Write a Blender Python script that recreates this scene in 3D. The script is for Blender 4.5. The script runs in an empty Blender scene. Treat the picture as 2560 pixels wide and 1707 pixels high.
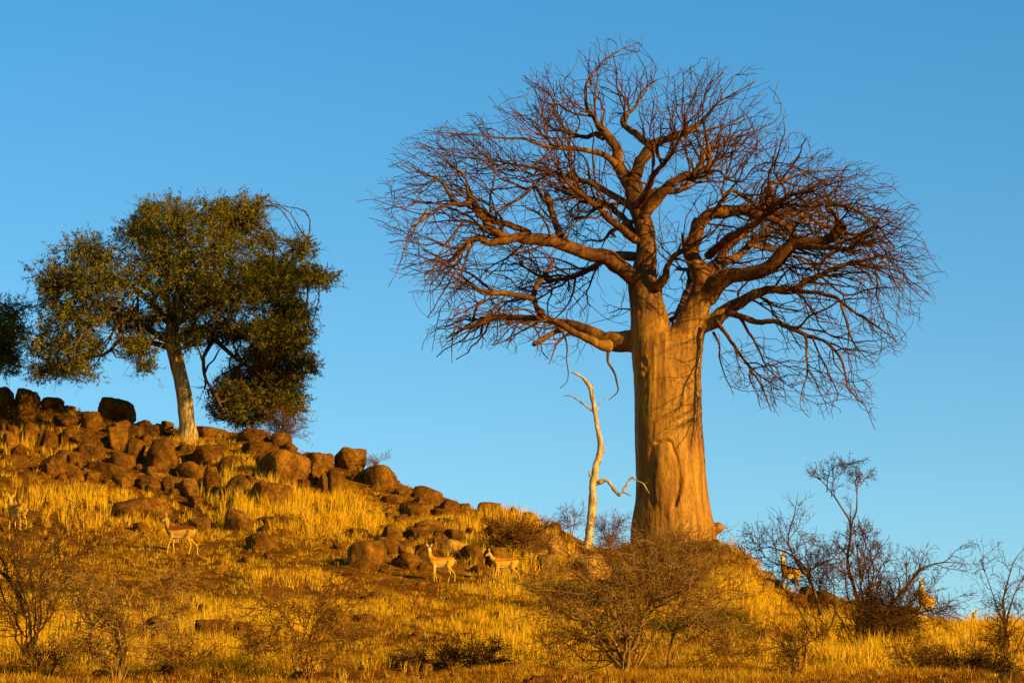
import bpy, math, random
import numpy as np
from mathutils import Vector, Matrix

# ------------------------------------------------------------------ camera, sky, sun
sc = bpy.context.scene
COL = sc.collection
PW, PH = 2560.0, 1707.0
LENS = 110.0
F = PW * LENS / 36.0
PITCH = math.radians(12.0)
CAMZ = 1.7
cam_d = bpy.data.cameras.new("camera"); cam = bpy.data.objects.new("camera", cam_d); COL.objects.link(cam)
cam_d.lens = LENS; cam_d.sensor_width = 36.0; cam_d.clip_end = 9000.0
cam.location = (0, 0, CAMZ); cam.rotation_euler = (math.radians(90) + PITCH, 0, 0)
sc.camera = cam

SUN_AZ = math.radians(48.0)      # to the right of straight behind the camera
SUN_EL = math.radians(13.0)
sun_dir = Vector((math.sin(SUN_AZ) * math.cos(SUN_EL), -math.cos(SUN_AZ) * math.cos(SUN_EL), math.sin(SUN_EL)))
world = bpy.data.worlds.new("World"); sc.world = world; world.use_nodes = True
wn = world.node_tree; wn.nodes.clear()
sky = wn.nodes.new("ShaderNodeTexSky"); sky.sky_type = 'NISHITA'; sky.sun_disc = False
sky.sun_elevation = SUN_EL
sky.sun_rotation = math.atan2(sun_dir.x, sun_dir.y)
sky.air_density = 1.2; sky.dust_density = 0.0; sky.ozone_density = 2.7; sky.altitude = 600
hs = wn.nodes.new("ShaderNodeHueSaturation"); hs.inputs['Saturation'].default_value = 1.38; hs.inputs['Hue'].default_value = 0.50
bg = wn.nodes.new("ShaderNodeBackground"); bg.inputs['Strength'].default_value = 0.10
wo = wn.nodes.new("ShaderNodeOutputWorld")
wn.links.new(sky.outputs[0], hs.inputs['Color']); wn.links.new(hs.outputs[0], bg.inputs[0]); wn.links.new(bg.outputs[0], wo.inputs[0])
sd = bpy.data.lights.new("sun", 'SUN'); sd.energy = 5.0; sd.angle = math.radians(0.5); sd.color = (1.0, 0.68, 0.23)
so = bpy.data.objects.new("sun", sd); COL.objects.link(so); so.rotation_euler = sun_dir.to_track_quat('Z', 'Y').to_euler()
so.location = (60, -60, 60)
sc.view_settings.view_transform = 'Standard'; sc.view_settings.look = 'None'
sc.view_settings.exposure = 0.80; sc.view_settings.gamma = 1.0; sc.view_settings.use_curve_mapping = False

# ------------------------------------------------------------------ helpers
def tag(o, label=None, cat=None, group=None, kind=None):
    if label: o['label'] = label
    if cat: o['category'] = cat
    if group: o['group'] = group
    if kind: o['kind'] = kind
    return o

def empty(name, loc):
    o = bpy.data.objects.new(name, None); COL.objects.link(o); o.location = loc; o.empty_display_size = 0.2
    return o

def np_mesh(name, V, faces, smooth=True, col=None, mats=None):
    """faces: list of int arrays (n,k)"""
    me = bpy.data.meshes.new(name)
    V = np.ascontiguousarray(V, dtype=np.float32)
    faces = [np.asarray(f, dtype=np.int32) for f in faces if len(f)]
    me.vertices.add(len(V)); me.vertices.foreach_set("co", V.ravel())
    loops = np.concatenate([f.ravel() for f in faces]); tot = np.concatenate([np.full(len(f), f.shape[1], np.int32) for f in faces])
    start = np.concatenate([[0], np.cumsum(tot)[:-1]]).astype(np.int32)
    me.loops.add(len(loops)); me.loops.foreach_set("vertex_index", loops)
    me.polygons.add(len(tot)); me.polygons.foreach_set("loop_start", start)
    me.polygons.foreach_set("loop_total", tot)
    if smooth: me.polygons.foreach_set("use_smooth", np.ones(len(tot), bool))
    me.update(calc_edges=True)
    if col is not None:
        a = me.color_attributes.new("Col", 'FLOAT_COLOR', 'POINT')
        c = np.ones((len(V), 4), np.float32); c[:, :3] = col
        a.data.foreach_set("color", c.ravel())
    return me

def add_obj(name, me, mat=None, parent=None, loc=None):
    o = bpy.data.objects.new(name, me); COL.objects.link(o)
    if mat and not me.materials: me.materials.append(mat)
    if parent: o.parent = parent
    if loc is not None: o.location = loc
    return o

def nrm(v):
    return v / np.maximum(np.linalg.norm(v, axis=-1, keepdims=True), 1e-9)

def _hash(ix, iy, iz, seed):
    n = (ix.astype(np.int64) * 374761393 + iy.astype(np.int64) * 668265263 + iz.astype(np.int64) * 2147483647 + seed * 974711) & 0xFFFFFFFF
    n = ((n ^ (n >> 13)) * 1274126177) & 0xFFFFFFFF
    n = n ^ (n >> 16)
    return (n & 0xFFFF) / 65535.0

def vnoise(P, seed=0):
    """value noise, P (n,3) -> -1..1"""
    P = np.asarray(P, float); f = np.floor(P); d = P - f; d = d * d * (3 - 2 * d); i = f.astype(np.int64)
    r = 0
    for dx in (0, 1):
        wx = d[:, 0] if dx else 1 - d[:, 0]
        for dy in (0, 1):
            wy = d[:, 1] if dy else 1 - d[:, 1]
            for dz in (0, 1):
                wz = d[:, 2] if dz else 1 - d[:, 2]
                r = r + wx * wy * wz * _hash(i[:, 0] + dx, i[:, 1] + dy, i[:, 2] + dz, seed)
    return r * 2 - 1

def fbm(P, seed=0, o=3, g=0.5):
    P = np.asarray(P, float); s = 0; a = 1.0
    for k in range(o):
        s = s + a * vnoise(P * (2.03 ** k), seed + 17 * k); a *= g
    return s

def n2(x, y, seed=0, o=3):
    x = np.asarray(x, float); y = np.asarray(y, float); sh = np.broadcast(x, y).shape
    P = np.stack([np.broadcast_to(x, sh).ravel(), np.broadcast_to(y, sh).ravel(), np.full(int(np.prod(sh)), 0.37)], 1)
    return fbm(P, seed, o).reshape(sh)

# pixel (of the 2560x1707 photograph) -> direction with y = 1
cp, sp = math.cos(PITCH), math.sin(PITCH)
def pdir(px, py):
    px = np.asarray(px, float); py = np.asarray(py, float)
    v = (853.5 - py) / F; u = (px - 1280.0) / F
    den = cp - v * sp
    return u / den, (sp + v * cp) / den
def at(px, py, D):
    X, Z = pdir(px, py); D = np.asarray(D, float)
    return np.stack(np.broadcast_arrays(X * D, D * 1.0, CAMZ + Z * D), -1)
def topix(P):
    P = np.asarray(P, float); x, y, z = P[..., 0], P[..., 1], P[..., 2] - CAMZ
    dep = y * cp + z * sp; up = -y * sp + z * cp
    return 1280 + F * x / dep, 853.5 - F * up / dep

# ------------------------------------------------------------------ terrain
SKY_X = [-1500, -300, 0, 90, 200, 330, 470, 620, 700, 800, 900, 985, 1060, 1150, 1230, 1330, 1400, 1450, 1520, 1590, 1680, 1780, 1830, 1875, 1905, 1960, 2050, 2200, 2400, 2560, 3000, 4500]
SKY_Y = [860, 975, 1010, 1018, 1035, 1055, 1080, 1088, 1110, 1150, 1175, 1200, 1228, 1258, 1290, 1312, 1330, 1352, 1378, 1366, 1350, 1342, 1356, 1392, 1436, 1472, 1500, 1525, 1556, 1590, 1650, 1700]
DC_X = [-1500, 0, 470, 800, 1100, 1350, 1680, 1960, 2200, 2560, 4500]
DC_Y = [116, 114, 112, 108, 105, 104, 105, 98, 93, 88, 84]
D0 = 58.0
def sstep(a, b, x):
    t = np.clip((x - a) / (b - a), 0, 1); return t * t * (3 - 2 * t)
DEN0 = cp - (853.5 - 1430) / F * sp
def terrain(x, y, bumps=True):
    x = np.asarray(x, float); y = np.asarray(y, float)
    ys = np.maximum(y, 6.0)
    px = 1280 + F * (x / ys) * DEN0
    sky_y = np.interp(px, SKY_X, SKY_Y); dc = np.interp(px, DC_X, DC_Y)
    t = np.clip((ys - D0) / (dc - D0), 0, 1)
    row = 1707 + (sky_y - 1707) * (0.35 * t + 0.65 * t * t)
    _, Z = pdir(px, row)
    zc = CAMZ + Z * np.clip(ys, D0, dc)
    # in front: ease down to the plain
    z0 = CAMZ + pdir(0, 1707)[1] * D0
    s = np.clip((ys - 14) / (D0 - 14), 0, 1)
    m = 0.13 * (D0 - 14)
    zf = z0 * (3 * s * s - 2 * s ** 3) + m * (s ** 3 - s * s)
    z = np.where(ys < D0, zf, zc)
    # behind the crest: fall away
    b = np.maximum(ys - dc, 0)
    drop = np.where(b < 10, 0.018 * b * b, 1.8 + 0.36 * (b - 10))
    z = np.maximum(z - drop, 0)
    fade = 1 - sstep(70, 190, np.abs(x))
    z = z * fade
    if bumps:
        k = sstep(30, 58, ys) * (1 - sstep(125, 160, ys)) * fade
        z = z + k * (0.16 * n2(x * 0.28, y * 0.28, 3, 3) + 0.05 * n2(x * 1.3, y * 1.3, 9, 2))
    return np.where(y < 6, 0, z)
def ground_hit(px, py, dmax=130.0):
    """first point where the pixel's ray meets the hillside (or just behind the crest)"""
    d = np.arange(40, dmax, 0.1); P = at(px, py, d)
    g = terrain(P[:, 0], P[:, 1]); k = np.nonzero(P[:, 2] <= g)[0]
    if len(k): return P[k[0]]
    dc = float(np.interp(px, DC_X, DC_Y)); Q = at(px, py, dc)
    return np.array([Q[0], Q[1], float(terrain(Q[0], Q[1]))])

# ------------------------------------------------------------------ materials
def mat(name, build):
    m = bpy.data.materials.new(name); m.use_nodes = True; nt = m.node_tree; nt.nodes.clear()
    out = nt.nodes.new("ShaderNodeOutputMaterial")
    def N(t, **kw):
        n = nt.nodes.new(t)
        for k, v in kw.items(): setattr(n, k, v)
        return n
    def L(a, b): nt.links.new(a, b)
    build(N, L, out); return m
def ramp(N, stops):
    r = N("ShaderNodeValToRGB"); e = r.color_ramp.elements
    while len(e) < len(stops): e.new(0.5)
    for el, (p, c) in zip(e, stops): el.position = p; el.color = (*c, 1)
    return r
def noise(N, L, coord, scale, detail=5, rough=0.6, dist=0.0, mapscale=None):
    if mapscale is not None:
        mp = N("ShaderNodeMapping"); mp.inputs['Scale'].default_value = mapscale; L(coord, mp.inputs['Vector']); coord = mp.outputs[0]
    t = N("ShaderNodeTexNoise"); t.inputs['Scale'].default_value = scale; t.inputs['Detail'].default_value = detail
    t.inputs['Roughness'].default_value = rough; t.inputs['Distortion'].default_value = dist; L(coord, t.inputs['Vector']); return t

def m_ground(N, L, out):
    tc = N("ShaderNodeNewGeometry"); p = N("ShaderNodeBsdfPrincipled"); p.inputs['Roughness'].default_value = 1.0; p.inputs['Specular IOR Level'].default_value = 0.0
    a = noise(N, L, tc.outputs['Position'], 0.5, 6, 0.65); b = noise(N, L, tc.outputs['Position'], 7.0, 6, 0.7)
    r1 = ramp(N, [(0.3, (0.095, 0.032, 0.004)), (0.55, (0.26, 0.100, 0.009)), (0.75, (0.42, 0.19, 0.018))]); L(a.outputs[0], r1.inputs[0])
    r2 = ramp(N, [(0.35, (0.35, 0.33, 0.28)), (0.65, (1.25, 1.2, 1.1))]); L(b.outputs[0], r2.inputs[0])
    mx = N("ShaderNodeMix", data_type='RGBA', blend_type='MULTIPLY'); mx.inputs[0].default_value = 1.0
    L(r1.outputs[0], mx.inputs[6]); L(r2.outputs[0], mx.inputs[7]); L(mx.outputs[2], p.inputs['Base Color'])
    bp = N("ShaderNodeBump"); bp.inputs['Strength'].default_value = 0.9; bp.inputs['Distance'].default_value = 0.12; L(b.outputs[0], bp.inputs['Height']); L(bp.outputs[0], p.inputs['Normal'])
    L(p.outputs[0], out.inputs[0])
def m_rock(N, L, out, gain=1.0):
    g = N("ShaderNodeNewGeometry"); oi = N("ShaderNodeObjectInfo"); p = N("ShaderNodeBsdfPrincipled"); p.inputs['Roughness'].default_value = 0.9; p.inputs['Specular IOR Level'].default_value = 0.04
    a = noise(N, L, g.outputs['Position'], 1.6, 6, 0.65, 0.4); b = noise(N, L, g.outputs['Position'], 9.0, 7, 0.7); c = noise(N, L, g.outputs['Position'], 45.0, 3, 0.6)
    r1 = ramp(N, [(0.28, (0.045, 0.017, 0.003)), (0.5, (0.155, 0.062, 0.006)), (0.72, (0.29, 0.125, 0.010))] if gain == 1.0 else [(0.28, (0.20, 0.090, 0.014)), (0.5, (0.32, 0.155, 0.020)), (0.72, (0.42, 0.22, 0.030))]); L(a.outputs[0], r1.inputs[0])
    r2 = ramp(N, [(0.34, (0.42, 0.38, 0.33)), (0.50, (1.05, 1.05, 1.05)), (0.68, (1.6, 1.55, 1.35))]); L(b.outputs[0], r2.inputs[0])
    r3 = ramp(N, [(0.0, (0.75, 0.72, 0.7)), (0.5, (1.0, 0.97, 0.95)), (1.0, (1.3, 1.3, 1.2))]); L(oi.outputs['Random'], r3.inputs[0])
    mx = N("ShaderNodeMix", data_type='RGBA', blend_type='MULTIPLY'); mx.inputs[0].default_value = 1.0
    mx2 = N("ShaderNodeMix", data_type='RGBA', blend_type='MULTIPLY'); mx2.inputs[0].default_value = 1.0
    L(r1.outputs[0], mx.inputs[6]); L(r2.outputs[0], mx.inputs[7]); L(mx.outputs[2], mx2.inputs[6]); L(r3.outputs[0], mx2.inputs[7]); L(mx2.outputs[2], p.inputs['Base Color'])
    ad = N("ShaderNodeMath", operation='MULTIPLY_ADD'); L(c.outputs[0], ad.inputs[0]); ad.inputs[1].default_value = 0.25; L(b.outputs[0], ad.inputs[2])
    bp = N("ShaderNodeBump"); bp.inputs['Strength'].default_value = 1.0; bp.inputs['Distance'].default_value = 0.11; L(ad.outputs[0], bp.inputs['Height']); L(bp.outputs[0], p.inputs['Normal'])
    L(p.outputs[0], out.inputs[0])
def m_bark(stops, zs=0.22, sc_=3.0, bump=0.05, fine=14.0, stops2=None):
    def f(N, L, out):
        g = N("ShaderNodeNewGeometry"); p = N("ShaderNodeBsdfPrincipled"); p.inputs['Roughness'].default_value = 0.6; p.inputs['Specular IOR Level'].default_value = 0.08
        a = noise(N, L, g.outputs['Position'], sc_, 6, 0.65, 0.5, (1, 1, zs)); b = noise(N, L, g.outputs['Position'], fine, 5, 0.65, 0.3, (1, 1, 0.35))
        r1 = ramp(N, stops); L(a.outputs[0], r1.inputs[0])
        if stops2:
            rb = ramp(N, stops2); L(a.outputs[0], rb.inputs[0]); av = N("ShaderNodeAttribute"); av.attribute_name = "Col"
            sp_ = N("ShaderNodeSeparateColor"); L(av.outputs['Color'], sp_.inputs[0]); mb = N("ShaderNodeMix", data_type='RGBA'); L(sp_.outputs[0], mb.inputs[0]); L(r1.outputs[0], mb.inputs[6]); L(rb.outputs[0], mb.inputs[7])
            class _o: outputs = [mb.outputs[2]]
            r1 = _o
        r2 = ramp(N, [(0.3, (0.55, 0.52, 0.5)), (0.6, (1.1, 1.1, 1.08))]); L(b.outputs[0], r2.inputs[0])
        mx = N("ShaderNodeMix", data_type='RGBA', blend_type='MULTIPLY'); mx.inputs[0].default_value = 0.85
        L(r1.outputs[0], mx.inputs[6]); L(r2.outputs[0], mx.inputs[7]); L(mx.outputs[2], p.inputs['Base Color'])
        ad = N("ShaderNodeMath", operation='MULTIPLY_ADD'); L(b.outputs[0], ad.inputs[0]); ad.inputs[1].default_value = 0.5; L(a.outputs[0], ad.inputs[2])
        bp = N("ShaderNodeBump"); bp.inputs['Strength'].default_value = 0.6; bp.inputs['Distance'].default_value = bump; L(ad.outputs[0], bp.inputs['Height']); L(bp.outputs[0], p.inputs['Normal'])
        L(p.outputs[0], out.inputs[0])
    return f
def m_twig(c1, c2):
    def f(N, L, out):
        g = N("ShaderNodeNewGeometry"); p = N("ShaderNodeBsdfPrincipled"); p.inputs['Roughness'].default_value = 0.9; p.inputs['Specular IOR Level'].default_value = 0.02
        a = noise(N, L, g.outputs['Position'], 2.0, 3); r = ramp(N, [(0.35, c1), (0.65, c2)]); L(a.outputs[0], r.inputs[0]); L(r.outputs[0], p.inputs['Base Color']); L(p.outputs[0], out.inputs[0])
    return f
def m_leaf(trans):
    def f(N, L, out):
        at_ = N("ShaderNodeAttribute"); at_.attribute_name = "Col"
        d = N("ShaderNodeBsdfDiffuse"); t = N("ShaderNodeBsdfTranslucent"); L(at_.outputs['Color'], d.inputs[0]); L(at_.outputs['Color'], t.inputs[0])
        m = N("ShaderNodeMixShader"); m.inputs[0].default_value = trans; L(d.outputs[0], m.inputs[1]); L(t.outputs[0], m.inputs[2]); L(m.outputs[0], out.inputs[0])
    return f
def m_fur(N, L, out):
    at_ = N("ShaderNodeAttribute"); at_.attribute_name = "Col"; p = N("ShaderNodeBsdfPrincipled"); p.inputs['Roughness'].default_value = 0.8; p.inputs['Specular IOR Level'].default_value = 0.05
    tc = N("ShaderNodeTexCoord"); a = noise(N, L, tc.outputs['Object'], 30, 4, 0.7)
    r = ramp(N, [(0.3, (0.8, 0.8, 0.8)), (0.7, (1.1, 1.1, 1.1))]); L(a.outputs[0], r.inputs[0])
    mx = N("ShaderNodeMix", data_type='RGBA', blend_type='MULTIPLY'); mx.inputs[0].default_value = 1.0
    L(at_.outputs['Color'], mx.inputs[6]); L(r.outputs[0], mx.inputs[7]); L(mx.outputs[2], p.inputs['Base Color']); L(p.outputs[0], out.inputs[0])
def m_eye(N, L, out):
    p = N("ShaderNodeBsdfPrincipled"); p.inputs['Base Color'].default_value = (0.01, 0.007, 0.005, 1); p.inputs['Roughness'].default_value = 0.25; L(p.outputs[0], out.inputs[0])

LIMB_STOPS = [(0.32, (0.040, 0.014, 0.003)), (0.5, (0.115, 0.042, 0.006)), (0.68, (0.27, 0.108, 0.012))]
M = {
 'ground': mat('soil', m_ground), 'rock': mat('brown_rock', m_rock), 'ochre': mat('ochre_rock', lambda N, L, out: m_rock(N, L, out, 2.0)),
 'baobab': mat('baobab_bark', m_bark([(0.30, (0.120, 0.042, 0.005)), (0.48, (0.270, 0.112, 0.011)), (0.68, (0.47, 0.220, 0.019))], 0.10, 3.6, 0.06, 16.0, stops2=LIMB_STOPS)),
 'limb': mat('baobab_limb_bark', m_bark(LIMB_STOPS, 0.6, 2.5, 0.03)),
 'btwig': mat('baobab_twig', m_twig((0.032, 0.012, 0.004), (0.150, 0.056, 0.011))),
 'gtrunk': mat('pale_trunk_bark', m_bark([(0.32, (0.10, 0.05, 0.014)), (0.5, (0.40, 0.25, 0.07)), (0.66, (0.60, 0.42, 0.14))], 0.12, 8.0, 0.04, 25)),
 'gbranch': mat('thorn_branch', m_twig((0.045, 0.026, 0.012), (0.15, 0.085, 0.032))),
 'dead': mat('dead_wood', m_bark([(0.36, (0.13, 0.07, 0.022)), (0.5, (0.46, 0.31, 0.12)), (0.66, (0.66, 0.48, 0.20))], 0.15, 8.0, 0.03, 25)),
 'bushpale': mat('pale_bush_bark', m_twig((0.08, 0.032, 0.006), (0.36, 0.18, 0.036))),
 'bushdark': mat('dark_bush_bark', m_twig((0.045, 0.019, 0.006), (0.15, 0.066, 0.014))),
 'bushrust': mat('rusty_bush_bark', m_twig((0.09, 0.034, 0.006), (0.25, 0.105, 0.015))),
 'chalk': mat('chalky_stone', m_twig((0.30, 0.20, 0.08), (0.58, 0.46, 0.24))),
 'leaf': mat('leaves', m_leaf(0.25)), 'grass': mat('dry_grass_blades', m_leaf(0.30)),
 'fur': mat('antelope_coat', m_fur), 'eye': mat('dark_eye', m_eye),
}

# ------------------------------------------------------------------ ground
def axis(a, b, fine, far):
    mid = np.arange(a, b + 1e-6, fine); out = []; s = fine
    p = b
    while p < far:
        s *= 1.35; p += s; out.append(p)
    lo = []; s = fine; p = a
    while p > -far:
        s *= 1.35; p -= s; lo.append(p)
    return np.array(lo[::-1] + list(mid) + out)
gx = axis(-26, 26, 0.28, 4000); gy = axis(48, 126, 0.28, 4000)
GX, GY = np.meshgrid(gx, gy); GZ = terrain(GX, GY)
nx, ny = len(gx), len(gy)
idx = np.arange(nx * ny).reshape(ny, nx)
q = np.stack([idx[:-1, :-1], idx[:-1, 1:], idx[1:, 1:], idx[1:, :-1]], -1).reshape(-1, 4)
g = add_obj('hillside_ground', np_mesh('hillside_ground', np.stack([GX, GY, GZ], -1).reshape(-1, 3), [q]), M['ground'])
tag(g, 'dry ochre hillside of stony soil rising to the ridge', 'ground', kind='structure')

# ------------------------------------------------------------------ tubes
def tubes_batch(P, R, sides=3):
    """P (n,k,3), R (n,k) -> V, quads, cap tris"""
    n, k, _ = P.shape
    T = np.gradient(P, axis=1) if k > 2 else np.repeat((P[:, 1:] - P[:, :1]), 2, axis=1)
    T = nrm(T); mt = nrm(T.mean(1))
    ref = np.zeros((n, 3)); ref[np.arange(n), np.argmin(np.abs(mt), axis=1)] = 1
    A = nrm(np.cross(T, ref[:, None, :])); B = np.cross(T, A)
    th = np.arange(sides) * 2 * math.pi / sides
    V = P[:, :, None, :] + R[:, :, None, None] * (np.cos(th)[None, None, :, None] * A[:, :, None, :] + np.sin(th)[None, None, :, None] * B[:, :, None, :])
    ix = np.arange(n * k * sides).reshape(n, k, sides); nx_ = np.roll(ix, -1, axis=2)
    Q = np.stack([ix[:, :-1], nx_[:, :-1], nx_[:, 1:], ix[:, 1:]], -1).reshape(-1, 4)
    caps = np.concatenate([ix[:, 0, ::-1], ix[:, -1]], 0)
    return V.reshape(-1, 3), Q, caps
def join_parts(parts):
    Vs, Fs = [], {}; off = 0
    for p in parts:
        V, faces = p[0], p[1:]
        for f in faces:
            Fs.setdefault(f.shape[1], []).append(f + off)
        Vs.append(V); off += len(V)
    return np.concatenate(Vs), [np.concatenate(v) for v in Fs.values()]
def catmull(P, n):
    P = np.asarray(P, float); m = len(P)
    Q = np.concatenate([[2 * P[0] - P[1]], P, [2 * P[-1] - P[-2]]]); out = []
    L_ = np.linalg.norm(np.diff(P[:, :3], axis=0), axis=1); cum = np.concatenate([[0], np.cumsum(L_)]); s = np.linspace(0, cum[-1], n)
    for v in s:
        i = min(int(np.searchsorted(cum, v, side='right')) - 1, m - 2); t = (v - cum[i]) / max(L_[i], 1e-9)
        p0, p1, p2, p3 = Q[i], Q[i + 1], Q[i + 2], Q[i + 3]
        out.append(0.5 * (2 * p1 + (p2 - p0) * t + (2 * p0 - 5 * p1 + 4 * p2 - p3) * t * t + (3 * p1 - p0 - 3 * p2 + p3) * t ** 3))
    return np.array(out)
def tube_one(P, R, sides=12, rough=0.06, seed=0):
    """one tube with parallel-transported frames and lumpy surface"""
    P = np.asarray(P, float); k = len(P); T = nrm(np.gradient(P, axis=0))
    a = np.cross(T[0], [0.3, 0.9, 0.1]); a /= np.linalg.norm(a); A = [a]
    for i in range(1, k):
        a = A[-1] - T[i] * np.dot(A[-1], T[i]); A.append(a / np.linalg.norm(a))
    A = np.array(A); B = np.cross(T, A); th = np.arange(sides) * 2 * math.pi / sides
    D = np.cos(th)[None, :, None] * A[:, None, :] + np.sin(th)[None, :, None] * B[:, None, :]
    V = P[:, None, :] + np.asarray(R)[:, None, None] * D
    V = V.reshape(-1, 3); nn = D.reshape(-1, 3); rr = np.repeat(R, sides)
    if rough: V = V + nn * (rough * rr * fbm(V / (rr.mean() * 2.2), seed, 3))[:, None]
    ix = np.arange(k * sides).reshape(k, sides); nx_ = np.roll(ix, -1, axis=1)
    Q = np.stack([ix[:-1], nx_[:-1], nx_[1:], ix[1:]], -1).reshape(-1, 4)
    return V, Q, np.stack([ix[0, ::-1], ix[-1]])

def grow(rng, P, R, counts, length, seg, t0=0.25, spread=0.9, wiggle=0.25, bias=None, biasw=0.15, r_ratio=0.55, r_min=0.004, taper=0.4, tpow=1.0, lenvar=0.4):
    """children of branches P (n,k,3), counts (n,) each; returns P2 (m,seg,3), R2"""
    n, k, _ = P.shape
    par = np.repeat(np.arange(n), counts); m = len(par)
    t = t0 + (1 - t0) * rng.random(m) ** tpow
    f = t * (k - 1); i = np.minimum(f.astype(int), k - 2); w = (f - i)[:, None]
    S = P[par, i] * (1 - w) + P[par, i + 1] * w; T = nrm(P[par, i + 1] - P[par, i])
    r0 = (R[par, i] * (1 - w[:, 0]) + R[par, i + 1] * w[:, 0]) * r_ratio
    d = rng.normal(size=(m, 3)); d = nrm(d - T * (d * T).sum(1, keepdims=True))
    D = nrm(T * (1 - 0.35 * spread) + d * spread * (0.5 + 0.7 * rng.random((m, 1))))
    ln = length * (1 - lenvar + 2 * lenvar * rng.random(m)) / (seg - 1)
    if np.ndim(length): ln = ln
    out = [S]; p = S
    for j in range(seg - 1):
        if bias is not None: D = nrm(D + biasw * bias(p, D, j / (seg - 1)))
        D = nrm(D + wiggle * rng.normal(size=(m, 3)))
        p = p + D * ln[:, None]; out.append(p)
    P2 = np.stack(out, 1); tp = np.linspace(1, taper, seg)[None, :]
    R2 = np.maximum(np.maximum(r0, r_min)[:, None] * tp, r_min * 0.7)
    return P2, R2, par
def resample(Pl, K):
    return np.stack([catmull(p, K) for p in Pl])
def in_poly(px, py, poly):
    poly = np.asarray(poly, float); x0, y0 = poly[:, 0], poly[:, 1]; x1, y1 = np.roll(x0, -1), np.roll(y0, -1); c = np.zeros(np.shape(px), bool)
    for a, b, c2, d in zip(x0, y0, x1, y1):
        if b == d: continue
        k = ((b > py) != (d > py)) & (px < (c2 - a) * (py - b) / (d - b) + a); c ^= k
    return c
def remesh(name, V, F_, voxel, smooth_it=3):
    me = np_mesh(name + '_raw', V, F_); o = bpy.data.objects.new(name + '_raw', me); COL.objects.link(o)
    md = o.modifiers.new('r', 'REMESH'); md.mode = 'VOXEL'; md.voxel_size = voxel; md.use_smooth_shade = True
    if smooth_it:
        s = o.modifiers.new('s', 'SMOOTH'); s.iterations = smooth_it; s.factor = 0.5
    dg = bpy.context.evaluated_depsgraph_get(); m2 = bpy.data.meshes.new_from_object(o.evaluated_get(dg))
    bpy.data.objects.remove(o); bpy.data.meshes.remove(me); m2.name = name
    return m2
def get_co(me):
    a = np.empty(len(me.vertices) * 3, np.float32); me.vertices.foreach_get('co', a); return a.reshape(-1, 3).astype(float)
def set_co(me, V):
    me.vertices.foreach_set('co', np.ascontiguousarray(V, np.float32).ravel()); me.update()
def get_no(me):
    a = np.empty(len(me.vertices) * 3, np.float32); me.vertices.foreach_get('normal', a); return a.reshape(-1, 3).astype(float)
def set_col(me, C):
    a = me.color_attributes.new("Col", 'FLOAT_COLOR', 'POINT'); c = np.ones((len(C), 4), np.float32); c[:, :3] = C; a.data.foreach_set("color", c.ravel())

# ------------------------------------------------------------------ baobab
DB = 105.0
def z8(l): return [(1450 + x / 3.484, 550 + y / 3.484, w / 3.484) for x, y, w in l]
def r1(l): return [(900 + x / 3.016, 80 + y / 3.016, w / 3.016) for x, y, w in l]
def r2(l): return [(1550 + x / 2.751, 80 + y / 2.751, w / 2.751) for x, y, w in l]
def r3(l): return [(900 + x / 2.851, 500 + y / 2.851, w / 2.851) for x, y, w in l]
def r4(l): return [(1650 + x / 2.851, 550 + y / 2.851, w / 2.851) for x, y, w in l]
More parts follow.
